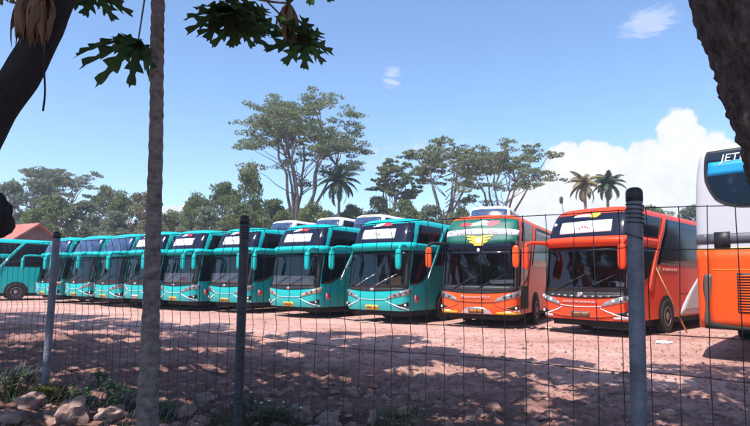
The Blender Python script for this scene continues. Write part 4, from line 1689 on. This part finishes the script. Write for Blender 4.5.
crown_now = MB()
blobs = []
for _ in range(1800):
    x, y = rg.uniform(-20, -1.0), rg.uniform(-6, 18)
    if y > 8.6 - 0.42 * x or y < -4.0 - 0.2 * x:  # unseen boughs, carried back behind the camera to deepen the foreground shade
        continue
    z = max(above_frame(x, y), 6.2) + rg.uniform(0.1, 1.2)
    if all((x - b[0]) ** 2 + (y - b[1]) ** 2 > 1.62 ** 2 for b in blobs):
        blobs.append((x, y, z, rg.uniform(0.9, 1.35)))
canopy(lroot, tb, topL, blobs, rg, 0.06)
tb.build('trunk', M['bark_left'], lroot)
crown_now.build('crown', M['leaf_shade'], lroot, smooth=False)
bl = MB()
bp = at(-9, 218, 3.4) - lroot.location
bl.ellipsoid(bp, (0.118, 0.11, 0.145), 16, 12, 0.35, 3)
bl.ellipsoid(bp + Vector((-0.16, 0, -0.03)), (0.18, 0.10, 0.10), 12, 8, 0.3, 5)
bl.build('burl', M['bark_left'], lroot)
dry_leaf(42, -14, 3.22, 0.42, 11, lroot, 0.26)
dry_leaf(24, -10, 3.28, 0.38, 12, lroot, 0.24)
dry_leaf(36, 0, 3.2, 0.30, 13, lroot, 0.2)
hang_leaf(8, -14, 3.3, 0.22, 0.5, 21, 160, 10, M['leaf_papaya_pale'], lroot, lroot.location + topL, False)
cord = MB()
c0 = at(43, 18, 3.25)
cord.tube(catmull([at(42, 10, 3.26) - lroot.location, at(43, 50, 3.22) - lroot.location, at(45, 90, 3.25) - lroot.location, at(43, 111, 3.25) - lroot.location], 5), 0.006, 6)
cord.build('hanging_twig', M['bark_left'], lroot)

# right: thick rough trunk leaning in from the right edge
RT = [at(1010, 900, 3.0), at(930, 500, 3.0), at(858, 260, 3.0), at(812, 140, 3.0), at(782, 60, 3.0), at(746, -20, 3.0), at(715, -140, 3.1), at(690, -300, 3.2)]
RT[0].z = -0.3
rroot = empty('rough_barked_tree', (RT[0].x, RT[0].y, 0))
tag(rroot, 'thick rough barked trunk leaning across the upper right corner', 'tree')
RTl = [p - rroot.location for p in RT]
cpr = catmull(RTl, 22)
tb = MB()
tb.tube(cpr, [0.40 - 0.14 * i / len(cpr) for i in range(len(cpr))], 64, wob=lambda i, k: 1 + 0.06 * noise.noise(Vector((math.cos(k * PI / 32) * 1.6, math.sin(k * PI / 32) * 1.6, i * 0.1))) + 0.06 * noise.noise(Vector((math.cos(k * PI / 32) * 5, math.sin(k * PI / 32) * 5, i * 0.5))) + 0.05 * noise.noise(Vector((math.cos(k * PI / 32) * 11, math.sin(k * PI / 32) * 11, i * 1.1))))
crown_now = MB()
blobs = []
for _ in range(1800):
    x, y = rg.uniform(-4, 10), rg.uniform(-9, 11)
    if y > 7.4 - 0.42 * x or y < -5 - 0.2 * x:  # rear reach extended out of view to block sky light
        continue
    z = max(above_frame(x, y), 6.4) + rg.uniform(0.1, 1.3)
    if all((x - b[0]) ** 2 + (y - b[1]) ** 2 > 1.62 ** 2 for b in blobs):
        blobs.append((x, y, z, rg.uniform(0.9, 1.35)))
canopy(rroot, tb, cpr[-1], blobs, rg, 0.09)
tb.build('trunk', M['bark_dark'], rroot)
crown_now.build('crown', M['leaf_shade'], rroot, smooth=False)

# ------------------------------------------------------------------ house with the red roof
hx, hy = -31.9, 46.0
house = empty('red_roofed_house', (hx, hy, ground_z(hx, hy)), R(-28))
tag(house, 'low house with a red tiled gable roof behind the far left coach', 'house')
HL, HWd, eave, ridge = 10.0, 5.2, 3.9, 5.75
b = MB()
vs = [(-HL / 2, -HWd / 2, 0), (HL / 2, -HWd / 2, 0), (HL / 2, HWd / 2, 0), (-HL / 2, HWd / 2, 0), (-HL / 2, -HWd / 2, eave), (HL / 2, -HWd / 2, eave), (HL / 2, HWd / 2, eave), (-HL / 2, HWd / 2, eave), (-HL / 2, 0, ridge - 0.1), (HL / 2, 0, ridge - 0.1)]
b.add(vs, [(0, 1, 5, 4), (2, 3, 7, 6), (1, 2, 6, 9, 5), (3, 0, 4, 8, 7)])
b.build('wall', M['brick_wall'], house, smooth=False)
rf = MB()
ov = 0.5
for sg in (-1, 1):
    sl = (ridge - eave) / (HWd / 2)
    e = (sg * (HWd / 2 + ov), eave - sl * ov)
    v = [(-HL / 2 - ov, 0, ridge), (HL / 2 + ov, 0, ridge), (HL / 2 + ov, e[0], e[1]), (-HL / 2 - ov, e[0], e[1])]
    v += [(x, y, z - 0.14) for x, y, z in v]
    rf.add(v, [(0, 1, 2, 3), (4, 7, 6, 5), (0, 4, 5, 1), (1, 5, 6, 2), (2, 6, 7, 3), (3, 7, 4, 0)])
rf.build('roof', M['roof_tile'], house, smooth=False)

# ------------------------------------------------------------------ street lamp far behind
lp = at(565, 279, 48)
lamp = empty('street_lamp', (lp.x, 48, ground_z(lp.x, 48)))
tag(lamp, 'slim street lamp rising behind the red orange coach', 'street lamp')
h = hgt(199, 48)
m_ = MB()
m_.tube([(0, 0, 0), (0, 0, h * 0.8), (-0.15, 0, h - 0.25)], [0.07, 0.055, 0.045], 8)
m_.build('pole', M['post_paint'], lamp)
m_ = MB()
m_.ellipsoid((-0.20, 0, h), (0.17, 0.13, 0.33), 10, 8, sup=0.7)
m_.build('lamp_head', M['post_black'], lamp)

# ------------------------------------------------------------------ things on the ground
def on_ground(px, py):
    """where a photo pixel meets the ground"""
    d = CAM_M.to_3x3() @ Vector(((px - 375) / 540, -(py - 213) / 540 + 21 / 540, -1))
    t = -CAM_H / d.z
    p = Vector((0, 0, CAM_H)) + d * t
    p.z = ground_z(p.x, p.y)
    return p


# bamboo pole leaning on the red orange coach
a = on_ground(687, 333)
bb = at(655, 266, a.y - 0.80)
bp = MB()
bp.tube([Vector((0, 0, 0)), (bb - a) * 0.5 + Vector((0, 0, 0.01)), bb - a], [0.028, 0.024, 0.019], 8)
o = bp.build('bamboo_pole', M['bamboo'])
o.location = a
tag(o, 'pale bamboo pole leaning against the side of the red orange coach', 'pole')


def plank_at(px, py, ln, rz, label, m='plank', name='plank', w=0.16):
    p = on_ground(px, py)
    b = MB()
    rgp = random.Random(px)
    n = 8
    vs = []
    for i in range(n + 1):
        x = -ln / 2 + ln * i / n
        j = rgp.uniform(-0.015, 0.015)
        for yy, zz in ((-w / 2 + j, 0), (w / 2 + j, 0), (w / 2 + j, 0.045), (-w / 2 + j, 0.045)):
            vs.append((x, yy, zz + 0.01 * math.sin(i)))
    fs = [(i * 4 + k, i * 4 + (k + 1) % 4, i * 4 + 4 + (k + 1) % 4, i * 4 + 4 + k) for i in range(n) for k in range(4)] + [(0, 3, 2, 1), (n * 4, n * 4 + 1, n * 4 + 2, n * 4 + 3)]
    b.add(vs, fs)
    o = b.build(name, M[m], smooth=False)
    o.location = p + Vector((0, 0, 0.015))
    o.rotation_euler = (0, 0, rz)
    tag(o, label, 'plank', 'planks lying under the coaches')


plank_at(565, 331, 1.5, -0.75, 'pale plank under the nose of the red orange coach')
plank_at(470, 327, 1.2, -0.5, 'weathered plank under the nose of the coach with the green banner')
plank_at(617, 330, 1.4, -0.6, 'pale plank beside the near fence post below the red orange coach')
plank_at(372, 323, 0.9, -0.4, 'short plank under the teal coach next to the orange ones')
# crumpled white bag beside the near post
p = on_ground(663, 344)
b = MB()
b.ellipsoid((0, 0, 0.03), (0.20, 0.10, 0.045), 18, 10, 0.8, 4)
o = b.build('plastic_bag', M['paper'])
o.location = p
tag(o, 'crumpled white plastic bag lying on clay right of the near post', 'bag')

# boulders along the foot of the fence
rock_specs = [
    (30, 408, 0.30, 'smooth tan boulder near the lower left corner'),
    (78, 402, 0.27, 'upright pinkish boulder right of the yellow moss clump'),
    (72, 424, 0.33, 'broad mossy boulder below the pinkish upright one'),
    (10, 425, 0.26, 'dark boulder in the lower left corner'),
    (112, 424, 0.28, 'dark boulder left of the papaya trunk foot'),
    (50, 421, 0.17, 'small pale boulder under the yellow moss clump'),
    (185, 420, 0.22, 'dark rounded boulder right of the papaya trunk'),
    (205, 402, 0.24, 'flat boulder before the middle fence post'),
    (192, 365, 0.13, 'pale stone on the open clay right of the papaya trunk'),
    (328, 424, 0.24, 'dark boulder at the bottom edge below the teal coach'),
    (347, 414, 0.13, 'pointed brown stone standing up at the bottom edge'),
    (372, 424, 0.13, 'pale stone at the bottom edge right of the pointed one'),
    (300, 418, 0.30, 'wide shadowed boulder beside the white flowered weed'),
    (262, 372, 0.12, 'small stone just right of the middle fence post'),
    (470, 422, 0.14, 'lone pale stone on the shaded clay below the orange coaches'),
    (600, 400, 0.13, 'dull stone left of the near fence post'),
]
for i, (px, py, r, lab) in enumerate(rock_specs):
    p = on_ground(px, py)
    b = MB()
    rr = random.Random(i * 3 + 1)
    r *= 0.82
    sx, sy, sz = (1.0, 0.8, 0.62)
    if 'pointed' in lab:
        sx, sy, sz = 0.7, 0.6, 1.5
    if 'upright' in lab:
        sx, sy, sz = 0.85, 0.7, 0.95
    n0 = len(b.v)
    b.ellipsoid((0, 0, 0), (r * sx * 0.62, r * sy * 0.62, r * sz * 0.62), 22, 14, 0.55, i * 2.7 + 1, sup=0.85)
    vv = []
    for v in b.v:
        q = Vector(v)
        k = 1 + 0.14 * noise.noise(q * (5 / max(r, .1)) * 0.5 + Vector((i, 0, 0)))
        vv.append(tuple(q * k))
    b.v = vv
    o = b.build('boulder', M['rock'], angle=35)
    o.location = p + Vector((0, 0, r * sz * 0.28))
    o.rotation_euler = (rr.uniform(-.2, .2), rr.uniform(-.2, .2), rr.uniform(0, 6))
    tag(o, lab, 'rock', 'boulders and stones along the fence')

# rubble: nobody could count it
rb = MB()
rg = random.Random(9)
ICO = None


def stone(mb, p, r, rg):
    n = 6
    mb_v = []
    a0 = rg.uniform(0, 6)
    hh = r * rg.uniform(0.35, 0.9)
    ring = []
    for lev, (rr, z) in enumerate(((1.0, -0.3), (0.95, 0.35), (0.5, 0.85))):
        for k in range(n):
            a = a0 + 2 * PI * k / n + rg.uniform(-.25, .25)
            q = r * rr * rg.uniform(0.75, 1.2)
            mb_v.append((p.x + math.cos(a) * q, p.y + math.sin(a) * q * 0.8, p.z + hh * z * rg.uniform(0.8, 1.2)))
    fs = [(l * n + k, l * n + (k + 1) % n, (l + 1) * n + (k + 1) % n, (l + 1) * n + k) for l in range(2) for k in range(n)]
    fs.append(tuple(2 * n + k for k in range(n)))
    mb.add(mb_v, fs)


for _ in range(9500):
    y = 4.8 + 14 * rg.random() ** 1.7
    x = rg.uniform(-0.78, 0.78) * y
    dens = noise.noise(Vector((x * 0.5, y * 0.5, 7))) + (0.35 if y < 8.5 else -0.1)
    if rg.uniform(-0.4, 0.6) > dens:
        continue
    r = 0.010 + 0.06 * rg.random() ** 4 + (0.08 * rg.random() ** 9 if y < 10 else 0)
    stone(rb, Vector((x, y, ground_z(x, y))), r, rg)
tag(rb.build('rubble', M['rubble'], smooth=False), 'loose pinkish rubble scattered over the near clay', 'rubble', kind='stuff')

# fallen leaves and litter as stuff
lt = MB()
for _ in range(5200):
    y = 5 + 12 * rg.random() ** 1.4
    x = rg.uniform(-0.75, 0.75) * y
    s = rg.uniform(0.02, 0.05)
    a = rg.uniform(0, 6)
    z = ground_z(x, y) + 0.02
    d1, d2 = Vector((math.cos(a), math.sin(a), rg.uniform(-.3, .3))) * s, Vector((-math.sin(a), math.cos(a), rg.uniform(-.4, .4))) * s * 0.5
    c = Vector((x, y, z))
    lt.add([c - d1, c - d2, c + d1, c + d2], [(0, 1, 2, 3)])
tag(lt.build('fallen_leaves', M['leaf_dry'], smooth=False), 'dry fallen leaves strewn over the shaded clay', 'leaves', kind='stuff')


# weeds and clumps along the fence foot
def weed(px, py, h, n, m, label, leaf=0.05, spread=0.18, name='weed_plant', flowers=0):
    p = on_ground(px, py)
    rg = random.Random(px * 7 + py)
    root = empty(name, p)
    tag(root, label, 'plant', 'weeds along the fence')
    st, lf, fl = MB(), MB(), MB()
    for k in range(n):
        a = rg.uniform(0, 2 * PI)
        e = Vector((math.cos(a) * spread * rg.random(), math.sin(a) * spread * rg.random(), h * rg.uniform(0.5, 1.0)))
        b0 = Vector((e.x * 0.25, e.y * 0.25, -0.03))
        md = b0.lerp(e, 0.5) + Vector((0, 0, 0.04))
        st.tube([b0, md, e], [0.005, 0.004, 0.002], 4)
        for j in range(9):
            t = 0.25 + 0.75 * j / 8
            q = (b0.lerp(md, t * 2) if t < 0.5 else md.lerp(e, t * 2 - 1))
            th = j * 2.4 + k
            d = Vector((math.cos(th), math.sin(th), rg.uniform(-0.1, 0.6))).normalized()
            s = leaf * rg.uniform(0.7, 1.3)
            w = d.cross(Vector((0, 0, 1))).normalized() * s * 0.36
            lf.add([q, q + d * s * 0.5 + w, q + d * s - Vector((0, 0, s * 0.2)), q + d * s * 0.5 - w], [(0, 1, 2, 3)])
        if flowers and k < flowers:
            fl.ellipsoid(e + Vector((0, 0, 0.012)), (0.016, 0.016, 0.010), 8, 5)
    st.build('stem', M['stalk'], root)
    lf.build('leaves', M[m], root, smooth=False)
    if flowers:
        fl.build('flower', M['petal'], root)


weed(8, 398, 0.36, 26, 'leaf_weed', 'pale green weed clump at the left edge below the fence', 0.06, 0.32)
weed(30, 388, 0.22, 20, 'leaf_weed', 'low green weed left of the yellow moss clump', 0.05, 0.28)
weed(85, 410, 0.30, 14, 'leaf_weed', 'leafy weed sprouting between the boulders', 0.07, 0.16)
weed(98, 392, 0.36, 10, 'leaf_weed', 'tall thin weed left of the papaya trunk', 0.07, 0.10)
weed(125, 412, 0.34, 26, 'leaf_weed', 'dense green weed right beside the papaya trunk', 0.07, 0.26)
weed(112, 398, 0.28, 18, 'leaf_grass', 'dark weed in the shade left of the papaya trunk', 0.06, 0.25)
weed(165, 422, 0.24, 12, 'leaf_weed', 'small weed at the right foot of the papaya trunk', 0.06, 0.14)
weed(270, 424, 0.26, 26, 'leaf_grass', 'dark weed with white flowers right of the middle post', 0.06, 0.34, flowers=5)
weed(250, 418, 0.20, 16, 'leaf_grass', 'low dark weed touching the middle fence post', 0.05, 0.22, flowers=3)
weed(345, 402, 0.45, 3, 'leaf_grass', 'thin upright weed stalk behind the pointed stone', 0.04, 0.06)
# yellow moss clump on the stones
p = on_ground(50, 400)
b = MB()
rg = random.Random(2)
leaf_cloud(b, (0, 0, 0.09), (0.24, 0.17, 0.11), 1500, 0.022, rg, 0.5)
o = b.build('moss_clump', M['leaf_moss'], smooth=False)
o.location = p
tag(o, 'yellow green moss clump below the far fence post', 'moss')
# short grass as stuff
g = MB()
for _ in range(5200):
    if rg.random() < 0.8:
        t = rg.uniform(0.2, 9.5)
        A, B = Vector((*FP[2], 0)), Vector((*FP[4], 0))
        q = A + (B - A).normalized() * t
        x, y = q.x + rg.gauss(0, 0.35), q.y + rg.gauss(0, 0.35)
    else:
        x, y = rg.uniform(-1.6, 0.6), rg.uniform(5.2, 6.4)
    if noise.noise(Vector((x * 1.2, y * 1.2, 3))) < -0.05:
        continue
    z = ground_z(x, y)
    hh = rg.uniform(0.05, 0.17)
    a = rg.uniform(0, 6)
    w = Vector((math.cos(a), math.sin(a), 0)) * 0.006
    tip = Vector((x + rg.gauss(0, 0.05), y + rg.gauss(0, 0.05), z + hh))
    c = Vector((x, y, z - 0.01))
    g.add([c - w, c + w, tip], [(0, 1, 2)])
tag(g.build('grass', M['leaf_grass'], smooth=False), 'short grass along the foot of the fence', 'grass', kind='stuff')

# ------------------------------------------------------------------ air
hz = MB()
hz.box((0, 420, 12.5), (1500, 1200, 29))
hm = bpy.data.materials.new('haze_air')
hm.use_nodes = True
ht = NT(hm)
ht.n.remove(ht.n['Principled BSDF'])
pv = ht.new('ShaderNodeVolumePrincipled', i_Density=0.0013, i_Anisotropy=0.2)
pv.inputs['Color'].default_value = (0.80, 0.88, 1.0, 1)
ht.link(pv.outputs[0], ht.n['Material Output'].inputs['Volume'])
tag(hz.build('haze', hm, smooth=False), 'thin pale daylight haze over the lot', 'haze', kind='stuff')

# ------------------------------------------------------------------ light and sky
sun = bpy.data.lights.new('sun', 'SUN')
sun.energy = 5.0
sun.angle = R(0.53)
sun.color = (1.0, 0.95, 0.88)
so = bpy.data.objects.new('sun', sun)
COL.objects.link(so)
to_sun = (SUN_H * math.cos(SUN_EL) + Vector((0, 0, math.sin(SUN_EL)))).normalized()
so.rotation_euler = to_sun.to_track_quat('Z', 'Y').to_euler()

W = bpy.data.worlds.new('World')
sc.world = W
W.use_nodes = True
t = NT(W)
bg = t.n['Background']
sky = t.new('ShaderNodeTexSky')
sky.sky_type = 'NISHITA'
sky.sun_disc = False
sky.sun_elevation = SUN_EL
sky.sun_rotation = math.atan2(SUN_H.x, SUN_H.y)
sky.altitude = 300
sky.air_density = 1.0
sky.dust_density = 0.6
sky.ozone_density = 5.0
tc = t.new('ShaderNodeTexCoord')
sp = t.new('ShaderNodeSeparateXYZ')
t.link(tc.outputs['Generated'], sp.inputs[0])
az = t.math('ARCTAN2', sp.outputs['X'], sp.outputs['Y'])
el = t.math('ARCSINE', sp.outputs['Z'])
nz = t.new('ShaderNodeTexNoise', i_Scale=13.0, i_Detail=9.0, i_Roughness=0.56)
nf = t.new('ShaderNodeTexNoise', i_Scale=34.0, i_Detail=6.0, i_Roughness=0.6)
t.link(tc.outputs['Generated'], nz.inputs['Vector'])
t.link(tc.outputs['Generated'], nf.inputs['Vector'])


def azel(px, py):
    a = math.atan((px - 375) / 540)
    return a, math.atan((279 + 0.0096 * (px - 375) - py) / 540 * math.cos(a))


def lobes(specs):
    acc = None
    for px, py, rx, ry, k in specs:
        a0, e0 = azel(px, py)
        da = t.math('DIVIDE', t.math('SUBTRACT', az, a0), rx / 540 * math.cos(a0) ** 2)
        de = t.math('DIVIDE', t.math('SUBTRACT', el, e0), ry / 540 * math.cos(a0))
        d2 = t.math('ADD', t.math('MULTIPLY', da, da), t.math('MULTIPLY', de, de))
        v = t.math('MULTIPLY', t.math('SUBTRACT', 1.0, d2), k)
        acc = v if acc is None else t.math('MAXIMUM', acc, v)
    return acc


cum = lobes([(686, 152, 34, 40, 1), (650, 165, 34, 30, 1), (606, 172, 40, 32, 1), (565, 172, 26, 28, 0.9), (720, 170, 40, 45, 1), (640, 205, 120, 40, 1), (545, 200, 40, 24, 0.8), (790, 170, 60, 60, 1), (900, 190, 130, 70, 1), (180, 214, 30, 10, 0.8), (60, 228, 120, 14, 0.5), (-200, 200, 160, 40, 0.9)])
cm = t.math('ADD', cum, t.math('MULTIPLY', t.math('SUBTRACT', nz.outputs['Fac'], 0.5), 2.4))
cm = t.math('ADD', cm, t.math('MULTIPLY', t.math('SUBTRACT', nf.outputs['Fac'], 0.5), 0.8))
mr = t.new('ShaderNodeMapRange', interpolation_type='SMOOTHSTEP')
mr.inputs['From Min'].default_value = -0.02
mr.inputs['From Max'].default_value = 0.26
t.link(cm, mr.inputs['Value'])
wis = lobes([(655, 16, 34, 18, 0.9), (391, 73, 12, 12, 1.0), (380, 160, 60, 14, 0.55), (350, 150, 40, 10, 0.45), (450, 155, 90, 22, 0.4)])
mpw = t.new('ShaderNodeMapping')
mpw.inputs['Scale'].default_value = (1.0, 1.0, 2.6)
mpw.inputs['Rotation'].default_value = (0.2, 0.35, 0)
t.link(tc.outputs['Generated'], mpw.inputs['Vector'])
nw = t.new('ShaderNodeTexNoise', i_Scale=16.0, i_Detail=10.0, i_Roughness=0.68, i_Distortion=0.8)
t.link(mpw.outputs[0], nw.inputs['Vector'])
wm = t.math('ADD', wis, t.math('MULTIPLY', t.math('SUBTRACT', nw.outputs['Fac'], 0.5), 4.2))
mw = t.new('ShaderNodeMapRange', interpolation_type='SMOOTHSTEP')
mw.inputs['From Min'].default_value = 0.1
mw.inputs['From Max'].default_value = 1.1
mw.inputs['To Max'].default_value = 0.55
t.link(wm, mw.inputs['Value'])
msk = t.math('MAXIMUM', mr.outputs[0], mw.outputs[0])
ccol = t.ramp(t.math('ADD', t.math('MULTIPLY', cm, 0.35), t.math('MULTIPLY', nf.outputs['Fac'], 0.75)), [(0.15, (4.5, 4.9, 6.1)), (0.5, (5.5, 5.6, 6.2)), (0.9, (6.2, 6.2, 6.4))])
mx = t.new('ShaderNodeMix', data_type='RGBA')
t.link(msk, mx.inputs['Factor'])
hs = t.new('ShaderNodeHueSaturation', i_Saturation=1.0, i_Value=1.40)
t.link(sky.outputs[0], hs.inputs['Color'])
t.link(hs.outputs[0], mx.inputs['A'])
t.link(ccol, mx.inputs['B'])
t.link(mx.outputs['Result'], bg.inputs['Color'])
bg.inputs['Strength'].default_value = 0.122

vs_ = sc.view_settings
vs_.view_transform = 'Standard'
vs_.look = 'None'
vs_.exposure = 0.6
vs_.gamma = 1
vs_.use_curve_mapping = False
sc.render.engine = 'CYCLES'
sc.cycles.use_denoising = True
sc.cycles.max_bounces = 8
sc.cycles.transparent_max_bounces = 12
